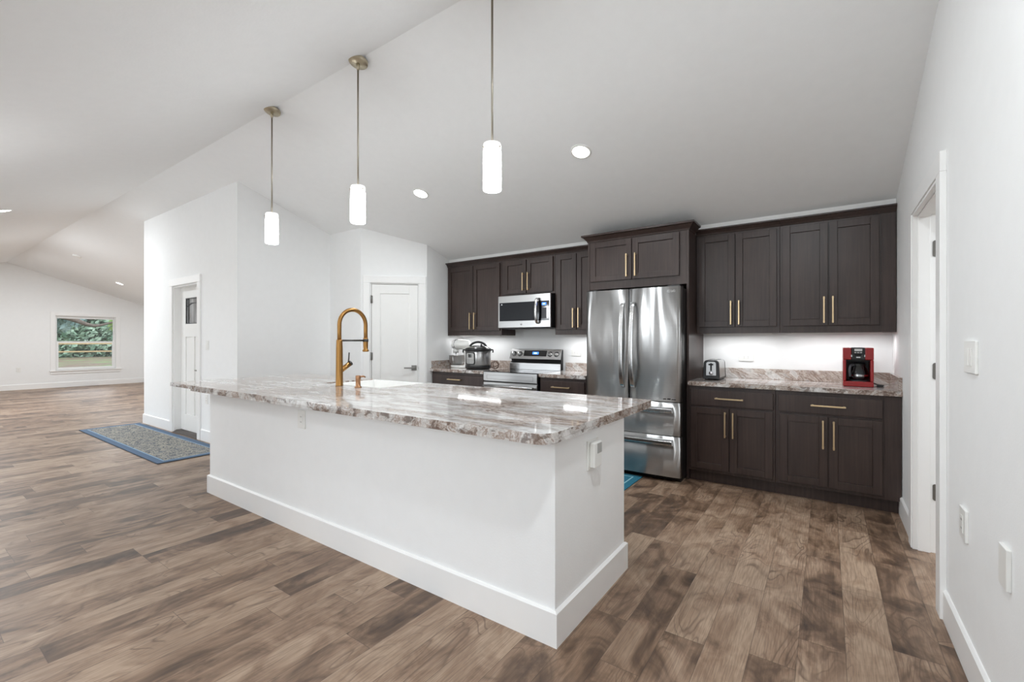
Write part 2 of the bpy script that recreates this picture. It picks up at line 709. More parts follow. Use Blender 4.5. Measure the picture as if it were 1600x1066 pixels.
def smoothpath(pts, n=8):
    """Catmull-Rom through pts."""
    P = [Vector(p) for p in pts]
    P = [P[0] * 2 - P[1]] + P + [P[-1] * 2 - P[-2]]
    out = []
    for i in range(1, len(P) - 2):
        for k in range(n):
            t = k / n
            a, b, c, d = P[i - 1], P[i], P[i + 1], P[i + 2]
            out.append(0.5 * ((2 * b) + (c - a) * t + (2 * a - 5 * b + 4 * c - d) * t * t + (3 * b - a - 3 * c + d) * t ** 3))
    out.append(P[-2])
    return out


# ================================================================== the room
struct('floor', MB().box(XF - 0.15, 3.7, YF - 0.15, YB + 0.15, -0.12, 0.0), M['floor'])
# vaulted ceiling: two slopes meeting at a ridge that runs along X
mb = MB()
t_ = 0.14
ov = 0.2
mb.prism([(RIDGE_Y, RIDGE_Z), (YB + ov, zc(YB + ov)), (YB + ov, zc(YB + ov) + t_), (RIDGE_Y, RIDGE_Z + t_),
          (YF - ov, zc(YF - ov) + t_), (YF - ov, zc(YF - ov))], 'x', XF - 0.2, XR + WT)
struct('ceiling', mb, M['ceiling'])

# back wall
struct('wall_back', MB().box(XF - WT, XR + WT, YB, YB + WT, 0, zc(YB) + 0.03), M['wall'])

# right wall with the side doorway
DY0, DY1, DZ = 2.925, 3.705, 2.065
mb = MB()
mb.prism([(YF - WT, 0), (DY0, 0), (DY0, zc(DY0) + .04), (RIDGE_Y, RIDGE_Z + .04), (YF - WT, zc(YF - WT) + .04)], 'x', XR, XR + WR)
mb.prism([(DY0, DZ), (DY1, DZ), (DY1, zc(DY1) + .04), (DY0, zc(DY0) + .04)], 'x', XR, XR + WR)
mb.prism([(DY1, 0), (YB + WT, 0), (YB + WT, zc(YB + WT) + .04), (DY1, zc(DY1) + .04)], 'x', XR, XR + WR)
struct('wall_right', mb, M['wall'])

# far gable wall with its window
WY0, WY1, WZ0, WZ1 = 2.90, 4.17, 0.47, 1.965
mb = MB()
mb.prism([(YF - WT, 0), (WY0, 0), (WY0, zc(WY0) + .04), (RIDGE_Y, RIDGE_Z + .04), (YF - WT, zc(YF - WT) + .04)], 'x', XF - WT, XF)
mb.box(XF - WT, XF, WY0, WY1, 0, WZ0)
mb.prism([(WY0, WZ1), (WY1, WZ1), (WY1, zc(WY1) + .04), (WY0, zc(WY0) + .04)], 'x', XF - WT, XF)
mb.prism([(WY1, 0), (YB + WT, 0), (YB + WT, zc(YB + WT) + .04), (WY1, zc(WY1) + .04)], 'x', XF - WT, XF)
struct('wall_far', mb, M['wall'])

# front wall behind the camera, with unseen patio door openings added to admit light
mb = MB()
zf = zc(YF) + 0.03
openings = [(-12.7, -10.3), (-7.8, -5.4), (-2.85, -0.65)]
xs = [XF - WT] + [v for o_ in openings for v in o_] + [XR + WT]
for i in range(0, len(xs), 2):
    mb.box(xs[i], xs[i + 1], YF - WT, YF, 0, zf)
for a, b in openings:
    mb.box(a, b, YF - WT, YF, 2.06, zf)
struct('wall_front', mb, M['wall'])


def wall_run(name, p, q, t, zt, hole=None, mat=None):
    """A wall whose room face runs p->q (thickness t to the left of that direction), height zt, hole (s0, s1, z1)."""
    p, q = Vector((p[0], p[1], 0)), Vector((q[0], q[1], 0))
    d = (q - p)
    L = d.length
    d.normalize()
    n = Vector((-d.y, d.x, 0))
    mb = MB()

    def slab(s0, s1, z0, z1):
        a, b = p + d * s0, p + d * s1
        pts = [a, b, b + n * t, a + n * t]
        vs = [(v.x, v.y, z0) for v in pts] + [(v.x, v.y, z1) for v in pts]
        mb._add(vs, [(3, 2, 1, 0), (4, 5, 6, 7), (0, 1, 5, 4), (1, 2, 6, 5), (2, 3, 7, 6), (3, 0, 4, 7)])
    if hole:
        slab(0, hole[0], 0, zt)
        slab(hole[1], L, 0, zt)
        slab(hole[0], hole[1], hole[2], zt)
    else:
        slab(0, L, 0, zt)
    return struct(name, mb, M['wall'])


# the entry / pantry block (walls run on up to just above the ceiling slope)
EX0, EX1, EY = -8.72, -5.62, 2.455
ENT0, ENT1, ENTZ = -7.54, -6.70, 2.045
wall_run('wall_entry', (EX0, EY), (EX1, EY), WT, 3.22, (ENT0 - EX0, ENT1 - EX0, ENTZ))
wall_run('wall_pantry_side', (EX1, EY + WT), (EX1, 3.65), WT, 3.22)
wall_run('wall_pantry_short', (EX1, 3.65), (-4.945, 3.65), WT, 2.84)
PD0, PD1, PDZ = 0.118, 0.738, 2.035
wall_run('wall_pantry_diagonal', (-4.945, 3.65), (-4.34, 4.235), WT, 2.84, (PD0, PD1, PDZ))
wall_run('wall_kitchen_left', (-4.34, 4.235), (-4.34, YB), WT, 2.64)
wall_run('wall_entry_side', (EX0, YB), (EX0, EY + WT), WT, 3.22)

# side room beyond the right doorway
mb = MB()
mb.box(3.5, 3.6, 1.2, YB, 0, 2.5)
mb.box(XR + WR, 3.6, 1.1, 1.2, 0, 2.5)
mb.box(XR + WR, 3.6, YB, YB + .1, 0, 2.5)
mb.box(XR + WR, 3.6, 1.1, YB + .1, 2.44, 2.54)
struct('wall_side_room', mb, M['wall'])


# ------------------------------------------------------------------ baseboards
def base_run(name, p, q, h=0.14, t=0.014, rnd=0.0):
    """Baseboard standing on the room side of p->q (room is to the right of the direction)."""
    p, q = Vector((p[0], p[1], 0)), Vector((q[0], q[1], 0))
    d = (q - p).normalized()
    n = Vector((d.y, -d.x, 0)) * t
    pr = [(0, 0), (1, 0), (1, h - 0.008), (0.35, h), (0, h)]
    mb = MB()
    vs = [p + n * a + Vector((0, 0, z)) for a, z in pr] + [q + n * a + Vector((0, 0, z)) for a, z in pr]
    k = len(pr)
    fs = [tuple(range(k)), tuple(range(2 * k - 1, k - 1, -1))]
    for i in range(k):
        j = (i + 1) % k
        fs.append((i, k + i, k + j, j))
    mb._add(vs, fs)
    return struct(name, mb, M['trim'])


base_run('baseboard_right_near', (XR, DY0 - 0.095), (XR, YF))
base_run('baseboard_right_far', (XR, 4.40), (XR, DY1 + 0.095))
base_run('baseboard_entry_left', (EX0 - .014, EY), (ENT0 - 0.095, EY), 0.145)
base_run('baseboard_entry_right', (ENT1 + 0.095, EY), (EX1 + .014, EY), 0.145)
base_run('baseboard_entry_side', (EX0, 4.9), (EX0, EY), 0.145)
base_run('baseboard_pantry_side', (EX1, EY - .0), (EX1, 3.64), 0.145)
base_run('baseboard_pantry_short', (EX1 + .02, 3.65), (-4.95, 3.65), 0.145)
base_run('baseboard_far', (XF, YF), (XF, YB), 0.14)
base_run('baseboard_back', (XF, YB), (EX0 - WT, YB), 0.14)
base_run('baseboard_front', (XR, YF), (-0.6, YF), 0.14)

# ------------------------------------------------------------------ far window
w = sroot('window_1', (XF, (WY0 + WY1) / 2, WZ0), label='white single-hung window in the far gable wall looking onto trees', cat='window')
cw = 0.095
mb = MB()
mb.box(XF, XF + .02, WY0 - cw, WY0, WZ0 - .01, WZ1 + cw)
mb.box(XF, XF + .02, WY1, WY1 + cw, WZ0 - .01, WZ1 + cw)
mb.box(XF, XF + .02, WY0, WY1, WZ1, WZ1 + cw)
mb.box(XF, XF + .02, WY0 - cw, WY1 + cw, WZ0 - .10, WZ0 - .01)
mb.build('casing', M['trim'], w, 0.003)
MB().box(XF - WT + .02, XF + .05, WY0 - cw - .02, WY1 + cw + .02, WZ0 - .03, WZ0).build('sill', M['trim'], w, 0.004)
mid = 1.236
fx0, fx1 = XF - .10, XF - .05
mb = MB()
fr = 0.025
mb.box(fx0 - .01, fx1 + .02, WY0, WY0 + fr, WZ0, WZ1)
mb.box(fx0 - .01, fx1 + .02, WY1 - fr, WY1, WZ0, WZ1)
mb.box(fx0 - .01, fx1 + .02, WY0 + fr, WY1 - fr, WZ1 - fr, WZ1)
mb.box(fx0 - .01, fx1 + .02, WY0 + fr, WY1 - fr, WZ0, WZ0 + fr)
mb.build('frame', M['sashwhite'], w, 0.003)
for nm, z0, z1, xx, sw in (('upper_sash', mid - .02, WZ1 - fr, fx0, .02), ('lower_sash', WZ0 + fr, mid + .025, fx1 - .02, .045)):
    mb = MB()
    a, b = WY0 + fr, WY1 - fr
    mb.box(xx, xx + .03, a, a + sw, z0, z1)
    mb.box(xx, xx + .03, b - sw, b, z0, z1)
    mb.box(xx, xx + .03, a + sw, b - sw, z0, z0 + .045)
    mb.box(xx, xx + .03, a + sw, b - sw, z1 - .045, z1)
    so = mb.build(nm, M['sashwhite'], w, 0.002)
    MB().box(xx + .013, xx + .017, a + sw, b - sw, z0 + .045, z1 - .045).build('pane', M['pane'], so)

# unseen patio doors behind the camera, added to let light in
for i, (a, b) in enumerate(openings):
    w = sroot('window_%d' % (i + 2), ((a + b) / 2, YF, 0), label='unseen white sliding patio door added behind the camera to let in light', cat='patio door')
    mb = MB()
    for x0, x1 in ((a, a + .06), (b - .06, b), ((a + b) / 2 - .05, (a + b) / 2 + .05)):
        mb.box(x0, x1, YF - .09, YF - .03, 0.05, 2.0)
    mb.box(a, b, YF - .09, YF - .03, 0.0, 0.05)
    mb.box(a, b, YF - .09, YF - .03, 2.0, 2.06)
    mb.build('frame', M['sashwhite'], w, 0.003)
    mb = MB()
    mb.box(a + .06, (a + b) / 2 - .05, YF - .062, YF - .058, .05, 2.0)
    mb.box((a + b) / 2 + .05, b - .06, YF - .062, YF - .058, .05, 2.0)
    mb.build('pane', M['pane'], w)

# ------------------------------------------------------------------ entry door (door_1)
d1 = sroot('door_1', ((ENT0 + ENT1) / 2, EY, 0), label='white craftsman entry door with a small leaded window', cat='door')
mb = MB()
cw = 0.09
mb.box(ENT0 - cw, ENT0, EY - .02, EY, 0, ENTZ)
mb.box(ENT1, ENT1 + cw, EY - .02, EY, 0, ENTZ)
mb.box(ENT0 - cw - .01, ENT1 + cw + .01, EY - .024, EY, ENTZ, ENTZ + .095)
mb.build('casing', M['trim'], d1, 0.003)
mb = MB()
mb.box(ENT0, ENT0 + .02, EY, EY + .12, 0, ENTZ)
mb.box(ENT1 - .02, ENT1, EY, EY + .12, 0, ENTZ)
mb.box(ENT0 + .02, ENT1 - .02, EY, EY + .12, ENTZ - .02, ENTZ)
mb.build('jamb', M['trim'], d1, 0.002)
ly0, ly1 = EY + .085, EY + .125
la, lb = ENT0 + .02, ENT1 - .02
sx = .155                       # stile width
lz0, lz1 = 1.515, 1.875
mb = MB()
z0, z1 = .03, ENTZ - .02
mb.box(la, la + sx, ly0, ly1, z0, z1)
mb.box(lb - sx, lb, ly0, ly1, z0, z1)
mb.box(la + sx, lb - sx, ly0, ly1, lz1, z1)
mb.box(la + sx, lb - sx, ly0, ly1, 1.335, lz0)
mb.box(la + sx, lb - sx, ly0, ly1, z0, .255)
mc = (la + lb) / 2
mb.box(mc - .05, mc + .05, ly0, ly1, .255, 1.335)
leaf = mb.build('door_leaf', M['doorwhite'], d1, 0.003)
mb = MB()
mb.box(la + sx, mc - .05, ly0 + .014, ly1 - .01, .255, 1.335)
mb.box(mc + .05, lb - sx, ly0 + .014, ly1 - .01, .255, 1.335)
mb.build('panel', M['doorwhite'], leaf)
MB().box(la + sx, lb - sx, ly0 + .016, ly0 + .022, lz0, lz1).build('leaded_glass', M['leaded'], leaf)
mb = MB()
cx0, cx1 = la + sx, lb - sx
for x in (cx0 + .07, cx1 - .07):
    mb.box(x - .004, x + .004, ly0 + .011, ly0 + .016, lz0, lz1)
mb.box(cx0, cx1, ly0 + .011, ly0 + .016, lz1 - .075, lz1 - .067)
arc = [(cx0 + (cx1 - cx0) * t / 12, ly0 + .013, lz1 - .125 + .05 * sin(pi * t / 12)) for t in range(13)]
mb.tube(arc, .004, 6)
for x0, x1, z_0, z_1 in ((cx0, cx0 + .012, lz0, lz1), (cx1 - .012, cx1, lz0, lz1), (cx0, cx1, lz1 - .012, lz1), (cx0, cx1, lz0, lz0 + .012)):
    mb.box(x0, x1, ly0 + .004, ly0 + .016, z_0, z_1)
mb.build('came', M['greyplastic'], leaf)
mb = MB()
mb.lathe([(.028, 0), (.028, .008), (.012, .012), (.012, .05)], (lb - .065, ly0, .885), 20, (0, -1, 0))
mb.tube([(lb - .06, ly0 - .05, .885), (lb - .18, ly0 - .052, .885)], .009, 10)
mb.build('door_handle', M['nickel'], leaf)
mb = MB()
mb.prism([(EY - .018, 0.004), (EY + .13, 0.004), (EY + .13, .03), (EY + .03, .03)], 'x', ENT0 + .021, ENT1 - .021)
mb.build('threshold', M['darkthresh'], d1)
# a plain back for the entry so that nothing but shade lies behind the glass
mb = MB()
mb.box(ENT0 - .3, ENT1 + .3, EY + .5, EY + .55, 0, 2.4)
struct('wall_entry_porch', mb, M['wall'])

# ------------------------------------------------------------------ pantry door (door_2), set in the diagonal wall
pa, pb = Vector((-4.945, 3.65, 0)), Vector((-4.34, 4.235, 0))
rzd = math.atan2(pb.y - pa.y, pb.x - pa.x)
d2 = sroot('door_2', (pa.x, pa.y, 0), rzd, label='white single-panel pantry door in the angled corner wall', cat='door')
mb = MB()   # local: x along wall, y into the wall (left of direction)
mb.box(PD0 - .088, PD0 - .004, -.02, 0, 0, PDZ)
mb.box(PD1 + .004, PD1 + .092, -.02, 0, 0, PDZ)
mb.box(PD0 - .088, PD1 + .092, -.022, 0, PDZ, PDZ + .09)
mb.build('casing', M['trim'], d2, 0.003, local=True)
mb = MB()
mb.box(PD0 - .004, PD0 + .012, 0, .12, 0, PDZ)
mb.box(PD1 - .012, PD1 + .004, 0, .12, 0, PDZ)
mb.box(PD0 + .012, PD1 - .012, 0, .12, PDZ - .014, PDZ)
mb.box(PD0 + .012, PD0 + .03, .045, .06, 0, PDZ - .014)
mb.build('jamb', M['trim'], d2, 0.002, local=True)
a, b = PD0 + .016, PD1 - .016
mb = MB()
st = .108
mb.box(a, a + st, .004, .04, .012, PDZ - .019)
mb.box(b - st, b, .004, .04, .012, PDZ - .019)
mb.box(a + st, b - st, .004, .04, PDZ - .019 - .118, PDZ - .019)
mb.box(a + st, b - st, .004, .04, .012, .24)
leaf = mb.build('door_leaf', M['doorwhite'], d2, 0.002, local=True)
MB().box(a + st, b - st, .014, .034, .24, PDZ - .137).build('panel', M['doorwhite'], leaf, local=True)
mb = MB()
hx, hz = b - .048, .925
mb.box(hx - .033, hx + .033, -.005, .004, hz - .033, hz + .033)
mb.tube([(hx, -.004, hz), (hx, -.045, hz)], .009, 10)
mb.box(hx - .125, hx + .012, -.052, -.040, hz - .009, hz + .009)
mb.build('door_handle', M['nickel'], leaf, 0.002, local=True)
for z in (1.82, 1.08, .25):
    mb = MB()
    mb.tube([(PD0 + .013, -.007, z - .05), (PD0 + .013, -.007, z + .05)], .007, 8)
    mb.box(PD0 + .013, PD0 + .03, -.001, .004, z - .048, z + .048)
    mb.build('hinge', M['hinge'], d2, local=True)

# ------------------------------------------------------------------ side doorway (door_3)
d3 = sroot('door_3', (XR, (DY0 + DY1) / 2, 0), label='white cased doorway in the wall beside the coffee maker counter', cat='doorway')
ct = .025
cw = .095
mb = MB()
mb.box(XR - ct, XR, DY0 - cw, DY0, 0, DZ)
mb.box(XR - ct, XR, DY1, DY1 + cw, 0, DZ)
mb.box(XR - ct, XR, DY0 - cw, DY1 + cw, DZ, DZ + .095)
mb.build('casing', M['trim'], d3, 0.003)
mb = MB()
JX = XR + WR + .008
mb.box(XR - ct + .006, JX, DY0, DY0 + .016, 0, DZ)
mb.box(XR - ct + .006, JX, DY1 - .016, DY1, 0, DZ)
mb.box(XR - ct + .006, JX, DY0 + .016, DY1 - .016, DZ - .016, DZ)
for y0, y1 in ((DY0 + .016, DY0 + .028), (DY1 - .028, DY1 - .016)):
    mb.box(XR - ct + .03, XR + .062, y0, y1, 0, DZ - .016)
mb.box(XR - ct + .03, XR + .062, DY0 + .028, DY1 - .028, DZ - .028, DZ - .016)
mb.build('jamb', M['trim'], d3, 0.002)
for z in (1.84, 1.10, .367):
    mb = MB()
    pts = []
    for (cx_, cz_, a0) in ((JX - .030 + .012, z + .038, 90), (JX - .030 + .012, z - .038, 180)):
        for k in range(5):
            an = radians(a0 + k * 22.5)
            pts.append((cx_ + .012 * cos(an), cz_ + .012 * sin(an)))
    pts += [(JX + .002, z - .05), (JX + .002, z + .05)]
    mb.prism(pts, 'y', DY1 - .0185, DY1 - .016)
    mb.tube([(JX + .008, DY1 - .022, z - .05), (JX + .008, DY1 - .022, z + .05)], .007, 8)
    mb.build('hinge', M['hinge'], d3)
MB().box(JX + .012, JX + .76, DY1 - .02, DY1 + .015, .012, DZ - .02).build('door_leaf', M['doorwhite'], d3, 0.003)

# white filler boards closing the gap between wall cabinets and the sloping ceiling
for i, (a, b) in enumerate(((-4.338, -2.07), (-1.04, XR - .002))):
    mb = MB()
    y0, y1 = 4.665, 4.68
    mb.prism([(y0, 2.30), (y1, 2.30), (y1, zc(y1)), (y0, zc(y0))], 'x', a, b)
    struct('trim_%d' % (i + 1), mb, M['trim'])


# ================================================================== kitchen cabinets
def shaker(mb, x0, x1, z0, z1, yf, t=.02, st=.056):
    """A five-piece door: frame with a recessed flat panel."""
    mb.box(x0, x0 + st, yf, yf + t, z0, z1)
    mb.box(x1 - st, x1, yf, yf + t, z0, z1)
    mb.box(x0 + st, x1 - st, yf, yf + t, z1 - st, z1)
    mb.box(x0 + st, x1 - st, yf, yf + t, z0, z0 + st)
    mb.box(x0 + st, x1 - st, yf + .011, yf + t - .001, z0 + st, z1 - st)


def pull_v(x, z0, z1, yf, parent):
    mb = MB()
    mb.box(x - .006, x + .006, yf - .034, yf - .024, z0, z1)
    for z in (z0 + .012, z1 - .012):
        mb.box(x - .007, x + .007, yf - .026, yf, z - .007, z + .007)
    mb.build('handle', M['gold'], parent, .0015)


def pull_h(x0, x1, z, yf, parent):
    mb = MB()
    mb.box(x0, x1, yf - .034, yf - .024, z - .006, z + .006)
    for x in (x0 + .012, x1 - .012):
        mb.box(x - .007, x + .007, yf - .026, yf, z - .007, z + .007)
    mb.build('handle', M['gold'], parent, .0015)


def door(root, x0, x1, z0, z1, yf, hx=None, hz=None):
    mb = MB()
    shaker(mb, x0, x1, z0, z1, yf)
    o = mb.build('door', M['wood'], root, .0018)
    if hx is not None:
        pull_v(hx, hz[0], hz[1], yf, o)
    return o


def drawer(root, x0, x1, z0, z1, yf, pull):
    o = MB().box(x0, x1, yf, yf + .02, z0, z1).build('drawer', M['wood'], root, .004)
    pull_h(pull[0], pull[1], pull[2], yf, o)
    return o


def crown(root, x0, x1, y, z, h=.055, out=.05, ret=None, yend=None):
    """Crown moulding along the front at y (cabinet face), optional return along the right side."""
    pr = [(y + .012, z), (y - .006, z), (y - .012, z + h * .25), (y - out * .75, z + h * .75), (y - out, z + h * .78), (y - out, z + h), (y + .012, z + h)]
    mb = MB()
    mb.prism(pr, 'x', x0, x1)
    return mb.build('crown_molding', M['wood'], root)


UF = 4.63       # face frame of the wall cabinets (doors stand 20 mm proud at 4.61)
UB = YB
ZU0, ZU1 = 1.352, 2.298


def wall_cabinet(label, x0, x1, doors, z0=ZU0, dz=(1.412, 2.278), hz=(1.432, 1.655), filler=None, bar=True, face=UF):
    t = thing('wall_cabinet', label, 'cabinet', ((x0 + x1) / 2, UB, z0), 'dark upper cabinets')
    MB().box(x0, x1, face, UB - .002, z0, ZU1).build('body', M['wood'], t, .0015)
    for a, b, hx in doors:
        door(t, a, b, dz[0], dz[1], face - .02, hx, hz)
    crown(t, x0 - (.0), x1, face, ZU1)
    if filler:
        MB().box(filler[0], filler[1], face - .003, face + .02, z0, ZU1).build('filler_strip', M['wood'], t, .001)
    if bar:
        w_ = (x1 - x0) * .8
        MB().box((x0 + x1) / 2 - w_ / 2, (x0 + x1) / 2 + w_ / 2, 4.72, 4.76, z0 - .012, z0).build('light_bar', M['plate'], t)
        area_light('light_bar_glow', ((x0 + x1) / 2, 4.74, z0 - .014), (0, 0, 0), w_, .03, P_BAR, (.98, .99, 1.0), t)
    return t


wall_cabinet('dark two-door wall cabinet above the stand mixer and pressure cooker', -4.335, -3.402,
             [(-4.315, -3.868, -3.902), (-3.858, -3.424, -3.826)])
wall_cabinet('short dark two-door wall cabinet right above the microwave', -3.400, -2.622,
             [(-3.354, -3.022, -3.056), (-3.010, -2.645, -2.982)], z0=1.842, dz=(1.868, 2.278), hz=(1.898, 2.116), bar=False)
wall_cabinet('narrow dark wall cabinet between microwave and refrigerator', -2.620, -2.068,
             [(-2.596, -2.340, -2.368), (-2.330, -2.085, -2.300)])
wall_cabinet('dark two-door wall cabinet above the toaster, next to the refrigerator', -1.043, -.343,
             [(-1.019, -.703, -.733), (-.693, -.366, -.665)])
wall_cabinet('dark two-door wall cabinet above the red coffee maker', -.341, XR - .004,
             [(-.320, .006, -.021), (.016, .341, .040)], filler=(.356, XR - .004))

# cabinet over the refrigerator, with its two tall side panels
FX0, FX1 = -2.066, -1.046
t = thing('refrigerator_cabinet', 'deep dark cabinet with tall side panels built over the refrigerator', 'cabinet', ((FX0 + FX1) / 2, UB, 0), 'dark upper cabinets')
ff = 4.35
MB().box(FX0 + .022, FX1 - .022, ff, UB - .002, 1.812, 2.310).build('body', M['wood'], t, .0015)
for a, b in ((FX0, FX0 + .021), (FX1 - .021, FX1)):
    MB().box(a, b, ff - .005, UB - .002, 0, 2.310).build('side_panel', M['wood'], t, .0015)
door(t, -2.030, -1.590, 1.895, 2.300, ff - .02, -1.633, (1.92, 2.148))
door(t, -1.578, -1.131, 1.895, 2.300, ff - .02, -1.545, (1.92, 2.148))
zcr, hcr, ocr = 2.3105, .0745, .055
# crown with mitred returns: built as stacked rings of a rectangle that flares outward
mb = MB()
lev = [(.004, 0), (.010, .015), (ocr * .75, hcr * .72), (ocr, hcr * .76), (ocr, hcr)]
yb_ = 4.572
vs, fs = [], []
for o_, dz_ in lev:
    vs += [(FX0 - o_, ff - o_, zcr + dz_), (FX1 + o_, ff - o_, zcr + dz_), (FX1 + o_, yb_, zcr + dz_), (FX0 - o_, yb_, zcr + dz_)]
for j in range(len(lev) - 1):
    for i in range(4):
        i2 = (i + 1) % 4
        fs.append((j * 4 + i, j * 4 + i2, j * 4 + 4 + i2, j * 4 + 4 + i))
fs.append((3, 2, 1, 0))
k = 4 * (len(lev) - 1)
fs.append((k, k + 1, k + 2, k + 3))
mb._add(vs, fs)
mb.build('crown_molding', M['wood'], t)

BF = 4.325      # face frame of the base cabinets


def base_cabinet(label, x0, x1, drw, doors, filler=None):
    t = thing('base_cabinet', label, 'cabinet', ((x0 + x1) / 2, BF, 0), 'dark base cabinets')
    MB().box(x0, x1, BF, YB - .002, .104, .872).build('body', M['wood'], t, .0015)
    MB().box(x0, x1, BF + .062, BF + .08, 0, .104).build('toe_kick', M['wood'], t)
    drawer(t, drw[0], drw[1], .703, .842, BF - .02, drw[2])
    for a, b, hx in doors:
        door(t, a, b, .132, .684, BF - .02, hx, (.434, .657))
    if filler:
        MB().box(filler[0], filler[1], BF - .003, BF + .015, .104, .872).build('filler_strip', M['wood'], t, .001)
    return t


base_cabinet('dark base cabinet under the stand mixer, left of the range', -4.330, -3.432, (-4.312, -3.440, (-4.02, -3.79, .785)),
             [(-4.312, -3.880, -3.915), (-3.870, -3.440, -3.835)])
base_cabinet('dark base cabinet between the range and the refrigerator', -2.640, -2.070, (-2.618, -2.088, (-2.475, -2.250, .775)),
             [(-2.618, -2.358, -2.39), (-2.348, -2.088, -2.315)])
base_cabinet('dark base cabinet under the toaster, beside the refrigerator', -1.042, -.352, (-1.022, -.366, (-.813, -.587, .772)),
             [(-1.022, -.703, -.731), (-.693, -.370, -.668)])
base_cabinet('dark base cabinet under the red coffee maker, beside the doorway wall', -.350, XR - .004, (-.330, .340, (-.107, .119, .770)),
             [(-.320, .004, -.026), (.014, .337, .043)], filler=(.350, XR - .004))


# ------------------------------------------------------------------ perimeter countertops with backsplashes
def countertop(label, x0, x1, splash_side=None):
    t = thing('countertop', label, 'countertop', ((x0 + x1) / 2, 4.6, .876), 'granite countertops')
    MB().box(x0, x1, 4.288, YB - .001, .876, .914).build('slab', [M['granite'], M['granite_edge']], t, .0015, edge_slot=True)
    MB().box(x0, x1, YB - .021, YB - .001, .914, 1.013).build('backsplash', M['granite_splash'], t, .002)
    if splash_side == 'l':
        MB().box(x0, x0 + .02, 4.31, YB - .022, .914, 1.013).build('side_splash', M['granite_splash'], t, .002)
    if splash_side == 'r':
        MB().box(x1 - .02, x1, 4.31, YB - .022, .914, 1.013).build('side_splash', M['granite_splash'], t, .002)
    return t


countertop('granite countertop with backsplash holding the stand mixer and pressure cooker', -4.338, -3.432, 'l')
countertop('short granite countertop with backsplash between range and refrigerator', -2.640, -2.068)
countertop('granite countertop with backsplash holding the toaster and coffee maker', -1.044, XR - .001, 'r')

# ================================================================== island
IX0, IX1, IY0, IY1 = -4.285, -.937, 1.655, 2.440
t = thing('kitchen_island', 'long white kitchen island base with tall baseboard standing on the plank floor', 'kitchen island', ((IX0 + IX1) / 2, (IY0 + IY1) / 2, 0))
mb = MB()
w_ = .12
mb.prism([(IX0, IY0), (IX1, IY0), (IX1, IY1), (IX1 - w_, IY1), (IX1 - w_, IY0 + w_), (IX0 + w_, IY0 + w_), (IX0 + w_, IY1), (IX0, IY1)], 'z', 0, .868)
mb.build('body', M['wall'], t, .002)
mb = MB()
e = .016
hb = .15
prf = [(0, 0), (e, 0), (e, hb - .008), (.005, hb), (0, hb)]
pth = [(IX0, IY1, (-1, 1)), (IX0, IY0, (-1, -1)), (IX1, IY0, (1, -1)), (IX1, IY1, (1, 1))]
vs = []
for px_, py_, s_ in pth:
    for o_, z_ in prf:
        vs.append((px_ + s_[0] * o_, py_ + s_[1] * o_, z_))
n = len(prf)
fs = []
for j in range(3):
    for i in range(n):
        i2 = (i + 1) % n
        fs.append((j * n + i, j * n + i2, (j + 1) * n + i2, (j + 1) * n + i))
fs.append(tuple(range(n)))
fs.append(tuple(3 * n + i for i in range(n)))
mb._add(vs, fs)
mb.build('baseboard', M['trim'], t)
mb = MB()
mb.box(IX0 + .12, -1.10, 2.12, 2.22, .02, .868)
mb.box(IX0 + .13, -3.66, 2.22, 2.74, .104, .868)
mb.box(-2.83, -1.10, 2.22, 2.74, .104, .868)
mb.box(-3.66, -2.83, 2.22, 2.74, .104, .62)
mb.build('cabinet_box', M['wood'], t)
for x0, x1 in ((-4.14, -3.68), (-2.80, -2.24), (-2.22, -1.68), (-1.66, -1.12)):
    mb = MB()
    st_ = .056
    for a0, a1, c0, c1 in ((x0, x0 + st_, .13, .84), (x1 - st_, x1, .13, .84), (x0 + st_, x1 - st_, .13, .13 + st_), (x0 + st_, x1 - st_, .84 - st_, .84)):
        mb.box(a0, a1, 2.74, 2.76, c0, c1)
    mb.box(x0 + st_, x1 - st_, 2.74, 2.751, .13 + st_, .84 - st_)
    mb.build('door', M['wood'], t, .0015)

# island countertop with sink cut-out
CX0, CX1, CY0, CY1 = -4.785, -.895, 1.520, 2.812
SX0, SX1, SY0 = -3.625, -2.860, 2.285
t = thing('island_countertop', 'polished white granite island countertop with brown veins and rounded corners', 'countertop', ((CX0 + CX1) / 2, (CY0 + CY1) / 2, .868), 'granite countertops')


def rcorner(cx, cy, r, a0, n=8):
    return [(cx + r * cos(radians(a0 + 90 * k / n)), cy + r * sin(radians(a0 + 90 * k / n))) for k in range(n + 1)]


def ctop(z0, z1, x0, rl=.05):
    out = []
    out += rcorner(x0 + rl, CY0 + rl, rl, 180)
    out += rcorner(CX1 - .085, CY0 + .085, .085, 270)
    out += rcorner(CX1 - .03, CY1 - .03, .03, 0)
    out += [(SX1, CY1)]
    out += [(SX1, SY0), (SX0, SY0)]
    out += [(SX0, CY1)]
    out += rcorner(x0 + rl, CY1 - rl, rl, 90)
    return MB().prism(out, 'z', z0, z1)


ctop(.884, .914, CX0).build('slab', [M['granite'], M['granite_edge']], t, .0015, edge_slot=True)
mb = ctop(.869, .884, -4.32, .02)
mb.build('edge_strip', [M['granite'], M['granite_edge']], t, edge_slot=True)

